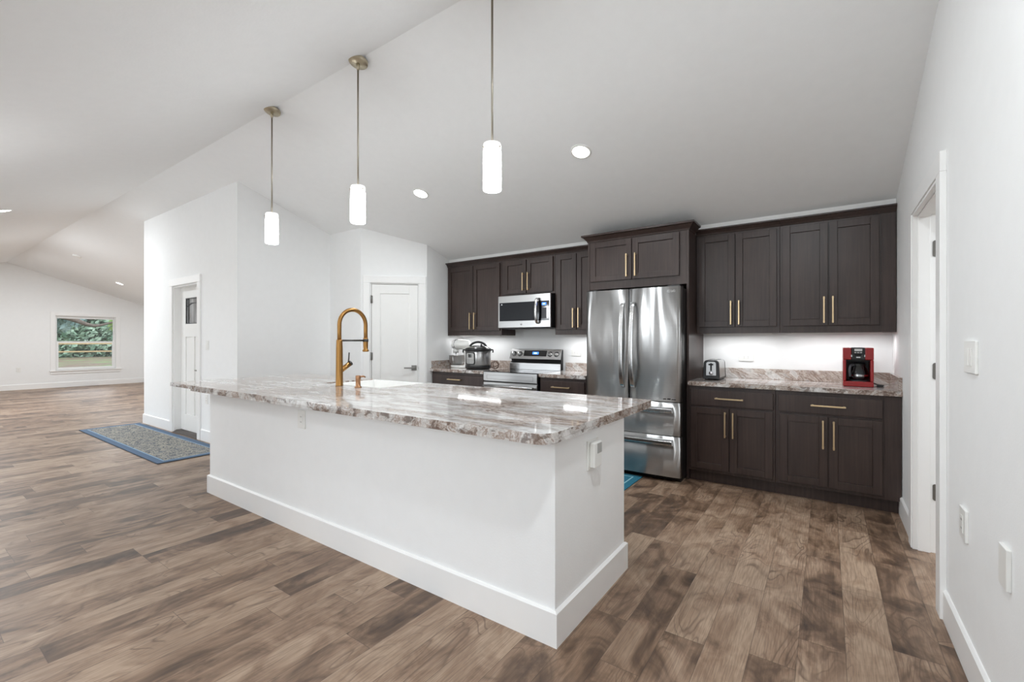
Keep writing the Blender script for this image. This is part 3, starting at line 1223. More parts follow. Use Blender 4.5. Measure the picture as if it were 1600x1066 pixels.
# farmhouse sink
t = thing('kitchen_sink', 'white apron-front sink set into the island countertop', 'sink', ((SX0 + SX1) / 2, 2.55, .65))
mb = MB()
zt, zb, wl = .902, .66, .025
a, b, c, d = SX0 + .001, SX1 - .001, SY0 + .001, 2.835
mb.box(a, b, c, d, zb - .02, zb)
mb.box(a, a + wl, c, d, zb, zt)
mb.box(b - wl, b, c, d, zb, zt)
mb.box(a + wl, b - wl, c, c + wl, zb, zt)
mb.box(a + wl, b - wl, d - wl, d, zb, zt + .004)
mb.build('basin', M['fireclay'], t, .006, 3)
MB().lathe([(.0, 0), (.045, 0), (.045, .004), (.03, .006), (.0, .004)], ((a + b) / 2, 2.55, zb), 24, cap=False).build('drain', M['chrome'], t)

# faucet
fxp, fyp = -3.268, 2.205
t = thing('kitchen_faucet', 'tall brushed brass gooseneck faucet on the island countertop', 'faucet', (fxp, fyp, .914))
mb = MB()
mb.lathe([(.031, 0), (.031, .006), (.0285, .01), (.0275, .14), (.026, .30), (.024, .365), (.0225, .378)], (fxp, fyp, .914), 28)
mb.build('body', M['brass'], t)
R_ = .128
zt_ = 1.415
pth = [(fxp, fyp, 1.27), (fxp, fyp, 1.35), (fxp, fyp, zt_)]
for k in range(1, 20):
    an = pi - pi * k / 20
    pth.append((fxp, fyp + R_ + R_ * cos(an), zt_ + R_ * sin(an)))
pth += [(fxp, fyp + 2 * R_, zt_), (fxp, fyp + 2 * R_, 1.36), (fxp, fyp + 2 * R_, 1.29)]
MB().tube(pth, .0165, 18).build('hose_arch', M['brass'], t)
MB().lathe([(.0185, 0), (.021, -.02), (.0205, -.07), (.019, -.10), (.026, -.108), (.027, -.118), (.020, -.122)], (fxp, fyp + 2 * R_, 1.31), 24).build('spray_head', M['brass'], t)
mb = MB()
mb.tube([(fxp, fyp + .02, 1.285), (fxp, fyp + 2 * R_ - .018, 1.285)], .008, 12)
mb.lathe([(.0235, -.012), (.0235, .012)], (fxp, fyp + 2 * R_, 1.285), 20)
mb.build('spray_dock', M['greyhandle'], t)
mb = MB()
mb.tube([(fxp, fyp, 1.03), (fxp, fyp + .045, 1.058), (fxp, fyp + .10, 1.093)], [.021, .021, .0205], 18)
mb.build('valve_arm', M['brass'], t)
mb = MB()
mb.tube([(fxp, fyp + .083, 1.100), (fxp, fyp + .088, 1.13), (fxp, fyp + .092, 1.185)], .0055, 10)
mb.tube([(fxp, fyp + .095, 1.090), (fxp, fyp + .108, 1.098)], .0225, 16)
mb.build('lever', M['greyhandle'], t)

# soap dispenser
sxp, syp = -3.022, 2.205
t = thing('soap_dispenser', 'small copper-toned soap dispenser pump beside the brass faucet', 'soap dispenser', (sxp, syp, .914))
MB().lathe([(.028, 0), (.028, .006), (.019, .012), (.018, .055), (.0195, .058), (.0195, .092), (.016, .096)], (sxp, syp, .914), 24).build('pump_body', M['bronze'], t)
MB().tube([(sxp, syp, .998), (sxp, syp + .05, 1.0), (sxp, syp + .066, .992)], [.008, .007, .0065], 12).build('spout', M['bronze'], t)


# ================================================================== outlets and switches
def plate(name, label, cat, centre, normal, wdt, hgt, th=.007, kind='outlet', horiz=False):
    """A wall plate with its devices. normal is '-y', '-x' or '+x'."""
    t = thing(name, label, cat, centre)
    cx_, cy_, cz_ = centre

    def B(mb, u0, u1, z0, z1, d0, d1):
        if normal == '-y':
            mb.box(cx_ + u0, cx_ + u1, cy_ - d1, cy_ - d0, cz_ + z0, cz_ + z1)
        elif normal == '-x':
            mb.box(cx_ - d1, cx_ - d0, cy_ + u0, cy_ + u1, cz_ + z0, cz_ + z1)
        else:
            mb.box(cx_ + d0, cx_ + d1, cy_ + u0, cy_ + u1, cz_ + z0, cz_ + z1)
    mb = MB()
    B(mb, -wdt / 2, wdt / 2, -hgt / 2, hgt / 2, 0, th)
    mb.build('plate', M['plate'], t, .0025)
    if kind == 'outlet':
        mb = MB()
        if horiz:
            B(mb, -.034, .034, -.017, .017, th, th + .002)
        else:
            B(mb, -.017, .017, -.034, .034, th, th + .002)
        o = mb.build('receptacle', M['plate'], t, .001)
        for s_ in (-.017, .017):
            for q in (-.006, .006):
                mb = MB()
                if horiz:
                    B(mb, s_ - .004, s_ + .004, q - .0012, q + .0012, th + .0005, th + .0026)
                else:
                    B(mb, q - .0012, q + .0012, s_ - .004, s_ + .004, th + .0005, th + .0026)
                mb.build('slot', M['slot'], o)
    elif kind == 'switch':
        mb = MB()
        B(mb, -.0165, .0165, -.033, .033, th, th + .003)
        mb.build('rocker', M['plate'], t, .001)
    elif kind == 'double':
        for s_ in (-.023, .023):
            mb = MB()
            B(mb, s_ - .0165, s_ + .0165, -.033, .033, th, th + .003)
            mb.build('rocker', M['plate'], t, .001)
    return t


plate('light_switch', 'white double light switch on the right-hand wall at shoulder height', 'switch', (XR, 2.39, 1.222), '-x', .165, .122, .009, 'double')
plate('wall_outlet', 'white outlet low on the right-hand wall, nearer the doorway', 'outlet', (XR, 2.49, .558), '-x', .095, .125, .011)
plate('blank_plate', 'blank white wall plate low on the right-hand wall, nearest the picture edge', 'wall plate', (XR, 1.985, .595), '-x', .075, .125, .012, 'blank')
plate('wall_outlet', 'white horizontal outlet on the wall above the backsplash beside the toaster', 'outlet', (-.649, YB, 1.122), '-y', .130, .078, .011, 'outlet', True)
plate('wall_outlet', 'white horizontal outlet on the wall between the range and the refrigerator', 'outlet', (-2.50, YB, 1.135), '-y', .130, .078, .011, 'outlet', True)
plate('wall_outlet', 'white outlet on the long front of the island under the countertop', 'outlet', (-2.868, IY0, .76), '-y', .09, .122, .007)
plate('light_switch', 'white light switch on the wall right of the entry door', 'switch', (-6.42, EY, 1.225), '-y', .075, .118, .007, 'switch')
plate('wall_outlet', 'white outlet low on the wall right of the entry door', 'outlet', (-6.44, EY, .54), '-y', .072, .116, .007)
plate('wall_outlet', 'white outlet low on the far gable wall, left of the window', 'outlet', (XF, 2.22, .52), '+x', .08, .12, .008)

t = thing('pop_up_outlet', 'white boxed outlet with a grey flip cover on the end of the island', 'outlet', (IX1, 2.01, .735))
MB().box(IX1, IX1 + .008, 1.955, 2.075, .665, .805).build('plate', M['plate'], t, .002)
mb = MB()
mb.box(IX1 + .008, IX1 + .034, 1.972, 2.058, .676, .796)
bx = mb.build('box', M['plate'], t, .005)
MB().box(IX1 + .034, IX1 + .0365, 2.004, 2.052, .742, .790).build('cover', M['plategrey'], t, .001)

# ================================================================== refrigerator
RX0, RX1, RY = -1.984, -1.066, 4.12
t = thing('refrigerator', 'stainless steel french-door refrigerator with two bottom drawers', 'refrigerator', ((RX0 + RX1) / 2, 4.5, 0))
MB().box(RX0 + .004, RX1 - .004, RY + .085, 4.90, .02, 1.762).build('case', M['blackmetal'], t, .004)
mb = MB()
mb.box(RX0 + .02, RX1 - .02, RY + .10, RY + .16, 0.0, .06)
mb.build('base_grille', M['black'], t)


def fridge_panel(x0, x1, z0, z1, bow=.012, n=14):
    """A door skin with a gently bowed front and rounded side edges."""
    prof = []
    for k in range(n + 1):
        u = k / n
        x = x0 + (x1 - x0) * u
        edge = min(u, 1 - u) * (x1 - x0)
        y = RY + bow * (2 * u - 1) ** 2
        if edge < .014:
            y += .014 * (1 - edge / .014) ** 2
        prof.append((x, y))
    prof = [(x0, RY + .075), (x0, prof[0][1] + .008)] + [(x0 + .006, RY + bow + .004)] + prof[1:-1] + [(x1 - .006, RY + bow + .004), (x1, prof[-1][1] + .008), (x1, RY + .075)]
    return MB().prism(prof, 'z', z0, z1, smooth=True)


midx = -1.543
for nm_, x0, x1 in (('left', RX0, midx - .003), ('right', midx + .003, RX1)):
    o = fridge_panel(x0, x1, .733, 1.772).build('door', M['fridge'], t)
    hx = midx - .050 if nm_ == 'left' else midx + .050
    path = smoothpath([(hx, RY + .004, .840), (hx, RY - .030, .875), (hx, RY - .058, .99), (hx, RY - .068, 1.20), (hx, RY - .058, 1.44), (hx, RY - .030, 1.60), (hx, RY + .004, 1.645)], 7)
    mb = MB()
    # bowed bar, wider seen from the front than it is deep
    P = path
    vs, fs = [], []
    for i_, p in enumerate(P):
        wdt = .019
        for a_, b_ in ((-wdt, -.009), (wdt, -.009), (wdt, .009), (-wdt, .009)):
            vs.append((p.x + a_, p.y + b_, p.z))
    for j in range(len(P) - 1):
        for i_ in range(4):
            i2 = (i_ + 1) % 4
            fs.append((j * 4 + i_, j * 4 + i2, j * 4 + 4 + i2, j * 4 + 4 + i_))
    fs += [(3, 2, 1, 0), tuple(4 * (len(P) - 1) + i_ for i_ in range(4))]
    mb._add(vs, fs, True)
    h = mb.build('handle', M['handle'], o, .004)
    if nm_ == 'right':
        text('logo', 'LG', .030, (-1.128, RY + .0045, 1.728), (radians(90), 0, 0), M['print'], o)
        mb = MB()
        mb.lathe([(.014, 0), (.014, .0015), (.011, .0015), (.011, 0)], (-1.168, RY + .0035, 1.728), 24, (0, -1, 0), cap=False)
        mb.box(-1.172, -1.169, RY + .0015, RY + .0030, 1.720, 1.736)
        mb.box(-1.169, -1.163, RY + .0015, RY + .0030, 1.720, 1.723)
        mb.build('emblem', M['print'], o)
        mb = MB()
        for k_, (a_, b_) in enumerate(((-1.215, -1.188), (-1.180, -1.150), (-1.142, -1.105))):
            mb.box(a_, b_, RY + .001, RY + .0085, .752, .760 + .004 * (k_ % 2))
        mb.build('badge', M['chrome'], o)
for z0, z1, hz in ((.428, .726, .655), (.055, .420, .365)):
    o = fridge_panel(RX0, RX1, z0, z1).build('drawer', M['fridge'], t)
    mb = MB()
    a, b = RX0 + .06, RX1 - .06
    prf = [(RY + .006, hz - .022), (RY - .040, hz - .020), (RY - .048, hz - .010), (RY - .046, hz + .016), (RY - .030, hz + .026), (RY + .006, hz + .030)]
    mb.prism(prf, 'x', a, b)
    mb.build('handle', M['handle'], o, .003)
MB().box(RX0 + .01, RX0 + .12, RY + .03, RY + .16, 1.762, 1.785).build('hinge_cover', M['black'], t, .004)
MB().box(RX1 - .12, RX1 - .01, RY + .03, RY + .16, 1.762, 1.785).build('hinge_cover', M['black'], t, .004)

# ================================================================== microwave
MX0, MX1, MY = -3.384, -2.628, 4.53
t = thing('microwave', 'stainless over-the-range microwave with dark window under the short cabinet', 'microwave', ((MX0 + MX1) / 2, 4.7, 1.44))
MB().box(MX0 + .002, MX1 - .002, MY + .03, YB - .003, 1.432, 1.838).build('case', M['black'], t, .003)
o = MB().box(MX0, MX1, MY, MY + .034, 1.442, 1.836).build('door', M['steel'], t, .004)
MB().box(MX0 + .022, -2.818, MY - .002, MY + .004, 1.524, 1.752).build('window', M['mwglass'], o, .001)
MB().box(-2.818, MX1 - .018, MY - .0022, MY + .004, 1.522, 1.752).build('control_panel', M['blackglass'], o, .001)
MB().box(-2.742, -2.684, MY - .003, MY - .001, 1.700, 1.732).build('display', M['lcd'], o)
MB().box(-2.728, -2.698, MY - .0036, MY - .0028, 1.711, 1.721).build('display_readout', M['lcdwhite'], o)
MB().box(-2.748, -2.680, MY - .003, MY - .001, 1.545, 1.672).build('keypad', M['keypad'], o, .001)
hp = smoothpath([(-2.795, MY, 1.482), (-2.795, MY - .032, 1.50), (-2.795, MY - .052, 1.56), (-2.795, MY - .058, 1.64), (-2.795, MY - .052, 1.71), (-2.795, MY - .032, 1.775), (-2.795, MY, 1.792)], 6)
vs, fs = [], []
mb = MB()
for p in hp:
    for a_, b_ in ((-.016, -.008), (.016, -.008), (.016, .008), (-.016, .008)):
        vs.append((p.x + a_, p.y + b_, p.z))
for j in range(len(hp) - 1):
    for i_ in range(4):
        i2 = (i_ + 1) % 4
        fs.append((j * 4 + i_, j * 4 + i2, j * 4 + 4 + i2, j * 4 + 4 + i_))
fs += [(3, 2, 1, 0), tuple(4 * (len(hp) - 1) + i_ for i_ in range(4))]
mb._add(vs, fs, True)
mb.build('handle', M['handle'], o, .004)
MB().lathe([(.013, 0), (.013, .002), (0, .002)], (-3.035, MY, 1.482), 24, (0, -1, 0), cap=False).build('logo', M['print'], o)
MB().box(-3.335, -3.318, MY - .003, MY - .001, 1.722, 1.738).build('emblem', M['print'], o)
mb = MB()
for i_ in range(2):
    mb.box(-3.30 + i_ * .34, -3.05 + i_ * .34, MY + .08, MY + .22, 1.426, 1.432)
mb.build('grease_filter', M['greyplastic'], t)

# ================================================================== range
GX0, GX1, GY = -3.424, -2.660, 4.285
t = thing('electric_range', 'stainless freestanding electric range with raised control panel', 'range', ((GX0 + GX1) / 2, 4.6, 0))
MB().box(GX0 + .003, GX1 - .003, GY + .03, 4.91, .03, .895).build('body', M['blackmetal'], t, .003)
MB().box(GX0, GX1, GY + .01, 4.84, .895, .914).build('cooktop', M['blackglass'], t, .004)
o = MB().box(GX0, GX1, GY, GY + .04, .800, .905).build('front_panel', M['steel'], t, .003)
mb = MB()
a, b, c, d = GX0 + .05, GX1 - .05, .822, .872
for x0, x1, z0, z1 in ((a, b, c, c + .004), (a, b, d - .004, d), (a, a + .004, c, d), (b - .004, b, c, d)):
    mb.box(x0, x1, GY - .0015, GY + .002, z0, z1)
mb.build('panel_groove', M['nickel'], o)
o = MB().box(GX0, GX1, GY, GY + .04, .26, .786).build('oven_door', M['steel'], t, .004)
MB().box(GX0 + .10, GX1 - .10, GY - .002, GY + .004, .36, .66).build('oven_window', M['blackglass'], o, .002)
mb = MB()
mb.tube([(GX0 + .03, GY - .045, .745), (GX1 - .03, GY - .045, .745)], .014, 14)
for x in (GX0 + .05, GX1 - .05):
    mb.tube([(x, GY, .745), (x, GY - .045, .745)], .010, 10)
mb.build('handle', M['handle'], o)
MB().box(GX0, GX1, GY, GY + .04, .05, .25).build('storage_drawer', M['steel'], t, .004)
mb = MB()
for x in (GX0 + .05, GX1 - .05):
    for y in (GY + .08, 4.84):
        mb.lathe([(.018, 0), (.018, .03)], (x, y, 0), 12)
mb.build('foot', M['black'], t)
# backguard: lower polished riser, dark recess, tilted control fascia
BX0, BX1 = GX0 + .004, GX1 - .004
mb = MB()
mb.prism([(4.842, .9145), (4.915, .9145), (4.915, 1.172), (4.875, 1.172), (4.838, 1.062), (4.860, 1.045), (4.868, 1.018), (4.842, 1.002)], 'x', BX0 + .006, BX1 - .006)
guard = mb.build('backguard', M['black'], t, .002)
mb = MB()
mb.prism([(4.834, .915), (4.842, .915), (4.842, 1.000), (4.834, .995)], 'x', BX0, BX1)
mb.build('riser', M['steel'], guard, .001)
mb = MB()
mb.prism([(4.826, 1.050), (4.838, 1.046), (4.880, 1.176), (4.868, 1.176)], 'x', BX0, BX1)
mb.build('control_fascia', M['steel'], guard, .002)
nrm = Vector((0, -(1.176 - 1.050), (4.868 - 4.826))).normalized()


def fasc(u):     # a point on the fascia front at height fraction u
    return (4.826 + (4.868 - 4.826) * u, 1.050 + (1.176 - 1.050) * u)


mb = MB()
ya, za = fasc(.28)
yb2, zb2 = fasc(.86)
mb.prism([(ya - .0015, za), (ya + .002, za), (yb2 + .002, zb2), (yb2 - .0015, zb2)], 'x', -3.205, -2.865)
mb.build('display_glass', M['blackglass'], guard)
ym, zm = fasc(.58)
mb = MB()
mb.prism([(fasc(.53)[0] - .003, fasc(.53)[1]), (fasc(.53)[0], fasc(.53)[1]), (fasc(.64)[0], fasc(.64)[1]), (fasc(.64)[0] - .003, fasc(.64)[1])], 'x', -3.050, -3.012)
mb.build('display_readout', M['lcdwhite'], guard)
mb = MB()
mb.prism([(fasc(.46)[0] - .0022, fasc(.46)[1]), (fasc(.46)[0], fasc(.46)[1]), (fasc(.72)[0], fasc(.72)[1]), (fasc(.72)[0] - .0022, fasc(.72)[1])], 'x', -3.075, -2.985)
mb.build('display', M['lcd'], guard)
for x in (-3.355, -3.265, -2.815, -2.725):
    y_, z_ = fasc(.5)
    c_ = Vector((x, y_, z_))
    mb = MB()
    mb.lathe([(.030, 0), (.030, .004), (.024, .006), (.021, .026), (.018, .028), (0, .028)], c_, 24, nrm, cap=False)
    k_ = mb.build('knob', M['steel'], guard)
    tip = c_ + nrm * .029
    mb = MB()
    mb.tube([tip + Vector((0, .004, .012)) * 1.2, tip - Vector((0, .004, .012)) * 1.2], .004, 8)
    mb.build('grip', M['chrome'], k_)
    mb = MB()
    mb.lathe([(.034, -.001), (.034, .002), (.029, .0025)], c_, 24, nrm)
    mb.build('collar', M['black'], k_)
mb = MB()
for (x, y, r) in ((-3.23, 4.46, .10), (-2.86, 4.46, .08), (-3.23, 4.70, .08), (-2.86, 4.70, .10)):
    mb.lathe([(r, .9142), (r, .9146), (r - .003, .9146), (r - .003, .9142)], (x, y, 0), 40, cap=False)
mb.build('burner_ring', M['greyplastic'], t)

# ================================================================== small appliances
Zc = .9152
# --- stand mixer: nose towards the left wall
mx, my = -4.135, 4.66
t = thing('stand_mixer', 'white stand mixer with steel bowl in the countertop corner', 'stand mixer', (mx, my, Zc))
mb = MB()
out = []
for k in range(28):
    a = 2 * pi * k / 28
    ex, ey = cos(a), sin(a)
    wx = .165 if ex > 0 else .155
    out.append((mx + .015 + wx * math.copysign(abs(ex) ** .7, ex), my + .095 * math.copysign(abs(ey) ** .8, ey)))
mb.prism(out, 'z', Zc, Zc + .034)
mb.build('base', M['enamel'], t, .010, 3)
mb = MB()
cp = smoothpath([(mx + .140, my, Zc + .02), (mx + .142, my, Zc + .10), (mx + .132, my, Zc + .18), (mx + .120, my, Zc + .255)], 5)
mb.tube(cp, [.060 - .016 * sin(pi * i / (len(cp) - 1)) for i in range(len(cp))], 20)
mb.build('column', M['enamel'], t)
mb = MB()
hz_ = Zc + .315
hp_ = [(mx + .185, 0.0), (mx + .178, .036), (mx + .150, .056), (mx + .08, .066), (mx, .069), (mx - .07, .070), (mx - .105, .062), (mx - .122, .046), (mx - .128, .022), (mx - .129, 0)]
mb.lathe([(r, x - mx) for x, r in hp_], (mx, my, hz_), 28, (1, 0, 0), cap=False)
mb.lathe([(.036, 0), (.040, .03), (.040, .06)], (mx - .075, my, hz_ - .115), 24)
mb.build('motor_head', M['enamel'], t)
mb = MB()
mb.lathe([(.018, 0), (.020, .014), (.012, .018), (0, .018)], (mx - .128, my, hz_ + .004), 20, (-1, 0, 0), cap=False)
mb.lathe([(.0695, 0), (.0705, .003), (.0705, .012), (.0695, .015)], (mx - .06, my, hz_), 32, (1, 0, 0), cap=False)
mb.tube([(mx - .07, my - .055, hz_ - .04), (mx - .07, my - .085, hz_ - .04)], .010, 12)
mb.build('trim_band', M['chrome'], t)
bx_, bz_ = mx - .055, Zc + .036
mb = MB()
mb.lathe([(.045, 0), (.075, .006), (.098, .03), (.108, .07), (.110, .125), (.113, .128), (.113, .131), (.108, .131), (.105, .07), (.093, .034), (.06, .012), (0, .010)], (bx_, my, bz_), 36, cap=False)
mb.build('bowl', M['bowl'], t)
mb = MB()
hp2 = smoothpath([(bx_ + .02, my - .105, bz_ + .11), (bx_ + .05, my - .145, bz_ + .10), (bx_ + .06, my - .148, bz_ + .05), (bx_ + .03, my - .105, bz_ + .03)], 6)
mb.tube(hp2, .006, 8)
mb.build('bowl_handle', M['bowl'], t)
mb = MB()
mb.tube([(bx_ - .02, my, hz_ - .11), (bx_ - .02, my, bz_ + .10)], .007, 10)
for s_ in (-1, 1):
    mb.tube(smoothpath([(bx_ - .02, my, bz_ + .115), (bx_ - .02 + s_ * .045, my, bz_ + .085), (bx_ - .02 + s_ * .04, my, bz_ + .045), (bx_ - .02, my, bz_ + .02)], 5), .005, 8)
mb.build('beater', M['chrome'], t)

# --- pressure cooker
px_, py_ = -3.705, 4.525
t = thing('pressure_cooker', 'round steel electric pressure cooker with black lid beside the mixer', 'pressure cooker', (px_, py_, Zc))
MB().lathe([(.140, 0), (.158, .006), (.165, .03), (.166, .052)], (px_, py_, Zc), 44).build('base_ring', M['black'], t)
MB().lathe([(.164, .052), (.164, .232)], (px_, py_, Zc), 44).build('body', M['potsteel'], t)
mb = MB()
mb.lathe([(.167, .231), (.172, .236), (.172, .258), (.160, .270), (.150, .273)], (px_, py_, Zc), 44)
for s_ in (-1, 1):
    mb.tube(smoothpath([(px_ + s_ * .135, py_ + s_ * .0946, Zc + .248), (px_ + s_ * .154, py_ + s_ * .108, Zc + .248), (px_ + s_ * .159, py_ + s_ * .111, Zc + .232), (px_ + s_ * .157, py_ + s_ * .110, Zc + .212)], 5), .009, 10)
mb.build('rim', M['black'], t)
mb = MB()
mb.lathe([(.150, .271), (.146, .280), (.12, .292), (.08, .299), (0, .301)], (px_, py_, Zc), 44, cap=False)
lid = mb.build('lid', M['steel'], t)
mb = MB()
mb.tube(smoothpath([(px_ + .82 * q, py_ + .57 * q, Zc + z_) for q, z_ in ((-.120, .268), (-.078, .325), (0, .350), (.078, .325), (.120, .268))], 7), .014, 12)
mb.lathe([(.075, .288), (.07, .304), (0, .306)], (px_, py_, Zc), 30, cap=False)
mb.build('lid_handle', M['black'], lid)
MB().lathe([(.012, .28), (.012, .32), (.009, .325)], (px_ + .085, py_ - .04, Zc), 16).build('steam_valve', M['greyplastic'], lid)


def curved_panel(r, a0, a1, z0, z1, cx, cy, t_=.004, n=14, rc=.018):
    mb = MB()
    vs, fs = [], []
    for k in range(n + 1):
        a = a0 + (a1 - a0) * k / n
        e_ = min(k, n - k) / n * abs(a1 - a0) * r
        inset = rc - sqrt(max(0, rc * rc - max(0, rc - e_) ** 2)) if e_ < rc else 0
        for rr in (r, r + t_):
            vs.append((cx + rr * cos(a), cy + rr * sin(a), z0 + inset))
            vs.append((cx + rr * cos(a), cy + rr * sin(a), z1 - inset))
    for k in range(n):
        q = k * 4
        fs += [(q + 2, q + 6, q + 7, q + 3), (q, q + 1, q + 5, q + 4), (q + 1, q + 3, q + 7, q + 5), (q, q + 4, q + 6, q + 2)]
    fs += [(0, 2, 3, 1), (n * 4, n * 4 + 1, n * 4 + 3, n * 4 + 2)]
    mb._add(vs, fs)
    return mb


ac = radians(-90)
cpn = curved_panel(.163, ac - .46, ac + .46, Zc + .062, Zc + .222, px_, py_, .006).build('control_panel', M['black'], t)
curved_panel(.1688, ac - .37, ac + .37, Zc + .076, Zc + .210, px_, py_, .0012).build('panel_face', M['plategrey'], cpn)
curved_panel(.1698, ac - .12, ac + .18, Zc + .155, Zc + .197, px_, py_, .001, rc=.004).build('display', M['blackglass'], cpn)
mb = MB()
for k in range(4):
    a = ac - .30 + k * .17
    for q in range(3):
        c_, s_ = cos(a), sin(a)
        mb.box(px_ + .170 * c_ - .008, px_ + .170 * c_ + .008, py_ + .170 * s_ - .001, py_ + .170 * s_ + .002, Zc + .085 + q * .018, Zc + .089 + q * .018)
mb.build('button_print', M['greyplastic'], cpn)
cd = [(px_ + .15, py_ + .06, Zc + .02)]
for k in range(26):
    a = k / 25 * 4 * pi
    cd.append((px_ + .225 + .05 * cos(a), py_ + .07 + .02 * sin(a * .5), Zc + .055 + .046 * sin(a)))
MB().tube(smoothpath(cd, 3), .0055, 8).build('power_cord', M['cord'], t)

# --- toaster: lever end facing the room
tx0, tx1, ty0, ty1 = -.962, -.818, 4.520, 4.845
tcx = (tx0 + tx1) / 2
t = thing('toaster', 'stainless two-slice toaster with black ends on the granite countertop', 'toaster', (tcx, (ty0 + ty1) / 2, Zc))


def tsec(w0, w1, zb, zt, r):
    pts = [(tcx - w0, zb), (tcx + w0, zb), (tcx + w1, zt - r)]
    for k in range(1, 7):
        a = radians(90 * k / 6)
        pts.append((tcx + w1 - r + r * cos(a), zt - r + r * sin(a)))
    for k in range(0, 7):
        a = radians(90 + 90 * k / 6)
        pts.append((tcx - w1 + r + r * cos(a), zt - r + r * sin(a)))
    return pts


MB().prism(tsec(.072, .066, Zc + .022, Zc + .186, .03), 'y', ty0 + .03, ty1 - .03, smooth=False).build('shell', M['steel'], t, .002)
mb = MB()
mb.prism(tsec(.074, .067, Zc + .008, Zc + .184, .032), 'y', ty0 + .004, ty0 + .03)
mb.prism(tsec(.074, .067, Zc + .008, Zc + .184, .032), 'y', ty1 - .03, ty1)
mb.box(tcx - .073, tcx + .073, ty0 + .03, ty1 - .03, Zc + .006, Zc + .024)
mb.build('end_cap', M['black'], t, .004)
MB().prism(tsec(.044, .042, Zc + .042, Zc + .170, .02), 'y', ty0, ty0 + .006).build('end_plate', M['bowl'], t, .001)
MB().box(tcx - .008, tcx + .008, ty0 - .001, ty0 + .003, Zc + .085, Zc + .158).build('lever_slot', M['black'], t)
MB().box(tcx - .020, tcx + .020, ty0 - .022, ty0 + .002, Zc + .138, Zc + .152).build('lever', M['black'], t, .004)
MB().lathe([(.018, 0), (.018, .010), (.014, .014), (0, .014)], (tcx, ty0, Zc + .064), 22, (0, -1, 0), cap=False).build('browning_dial', M['chrome'], t)
mb = MB()
for s_ in (-.026, .026):
    mb.box(tcx + s_ - .013, tcx + s_ + .013, ty0 + .055, ty1 - .055, Zc + .180, Zc + .1875)
mb.build('bread_slot', M['black'], t)
mb = MB()
for x in (tx0 + .02, tx1 - .02):
    for y in (ty0 + .03, ty1 - .03):
        mb.lathe([(.010, 0), (.010, .010)], (x, y, Zc), 12)
mb.build('foot', M['black'], t)

# --- coffee maker
kx0, kx1, ky0, ky1 = .105, .302, 4.525, 4.775
kc = (kx0 + kx1) / 2
t = thing('coffee_maker', 'red drip coffee maker with glass carafe on the counter by the doorway', 'coffee maker', (kc, (ky0 + ky1) / 2, Zc))
mb = MB()
mb.box(kx0, kx1, ky0, ky1, Zc, Zc + .042)
mb.box(kx0, kx0 + .022, ky0 + .004, ky1, Zc + .042, Zc + .215)
mb.box(kx1 - .022, kx1, ky0 + .004, ky1, Zc + .042, Zc + .215)
mb.box(kx0, kx0 + .056, ky0 + .002, ky1, Zc + .215, Zc + .312)
mb.box(kx1 - .056, kx1, ky0 + .002, ky1, Zc + .215, Zc + .312)
mb.build('housing', M['red'], t, .006, 3)
mb = MB()
mb.box(kx0 + .022, kx1 - .022, ky1 - .08, ky1 - .002, Zc + .042, Zc + .215)
mb.box(kx0 + .056, kx1 - .056, ky0 - .002, ky1 - .002, Zc + .215, Zc + .3125)
mb.box(kx0 + .022, kx1 - .022, ky0 + .02, ky1 - .08, Zc + .205, Zc + .215)
mb.build('brew_column', M['black'], t, .003)
MB().lathe([(.066, 0), (.066, .005), (0, .006)], (kc + .006, ky0 + .085, Zc + .042), 30, cap=False).build('warming_plate', M['greyplastic'], t)
mb = MB()
mb.box(kc - .034, kc + .034, ky0 - .0035, ky0 - .0015, Zc + .228, Zc + .262)
mb.build('display_window', M['blackglass'], t)
mb = MB()
mb.box(kc - .024, kc + .026, ky0 - .0035, ky0 - .0015, Zc + .285, Zc + .303)
for q in range(2):
    for k in range(3):
        mb.box(kc - .024 + k * .018, kc - .012 + k * .018, ky0 - .0035, ky0 - .0015, Zc + .270 - q * .016, Zc + .276 - q * .016)
mb.box(kc - .046, kc - .038, ky0 - .0035, ky0 - .0015, Zc + .238, Zc + .254)
mb.box(kc + .038, kc + .044, ky0 - .0035, ky0 - .0015, Zc + .240, Zc + .256)
mb.box(kc - .012, kc + .014, ky0 - .0042, ky0 - .003, Zc + .231, Zc + .240)
mb.build('button_print', M['print'], t)
ccx, ccy, ccz = kc + .006, ky0 + .085, Zc + .0495
car = thing('coffee_carafe', 'glass coffee carafe with black handle inside the red coffee maker', 'carafe', (ccx, ccy, ccz))
prf = [(.045, 0), (.058, .008), (.064, .035), (.062, .065), (.052, .095), (.042, .112), (.044, .122)]
MB().lathe(prf, (ccx, ccy, ccz), 36, cap=False).build('glass_bowl', M['carafe'], car)
MB().lathe([(.0655, .032), (.0655, .046)], (ccx, ccy, ccz), 36, cap=False).build('measure_band', M['chrome'], car)
MB().lathe([(.046, .118), (.047, .132), (.03, .142), (0, .143)], (ccx, ccy, ccz), 30, cap=False).build('lid', M['black'], car)
mb = MB()
mb.tube(smoothpath([(ccx - .030, ccy - .032, ccz + .126), (ccx - .052, ccy - .062, ccz + .118), (ccx - .060, ccy - .074, ccz + .08), (ccx - .056, ccy - .070, ccz + .03)], 6), .010, 10)
mb.build('handle', M['greyplastic'], car)
mb = MB()
mb.tube(smoothpath([(kx1 - .02, ky1 - .02, Zc + .03), (kx1 + .03, ky1 - .01, Zc + .009), (kx1 + .07, ky1 - .10, Zc + .007), (kx1 + .045, ky1 - .16, Zc + .007)], 6), .0055, 8)
mb.box(kx1 + .022, kx1 + .062, ky1 - .19, ky1 - .155, Zc, Zc + .018)
mb.build('power_cord', M['black'], t)

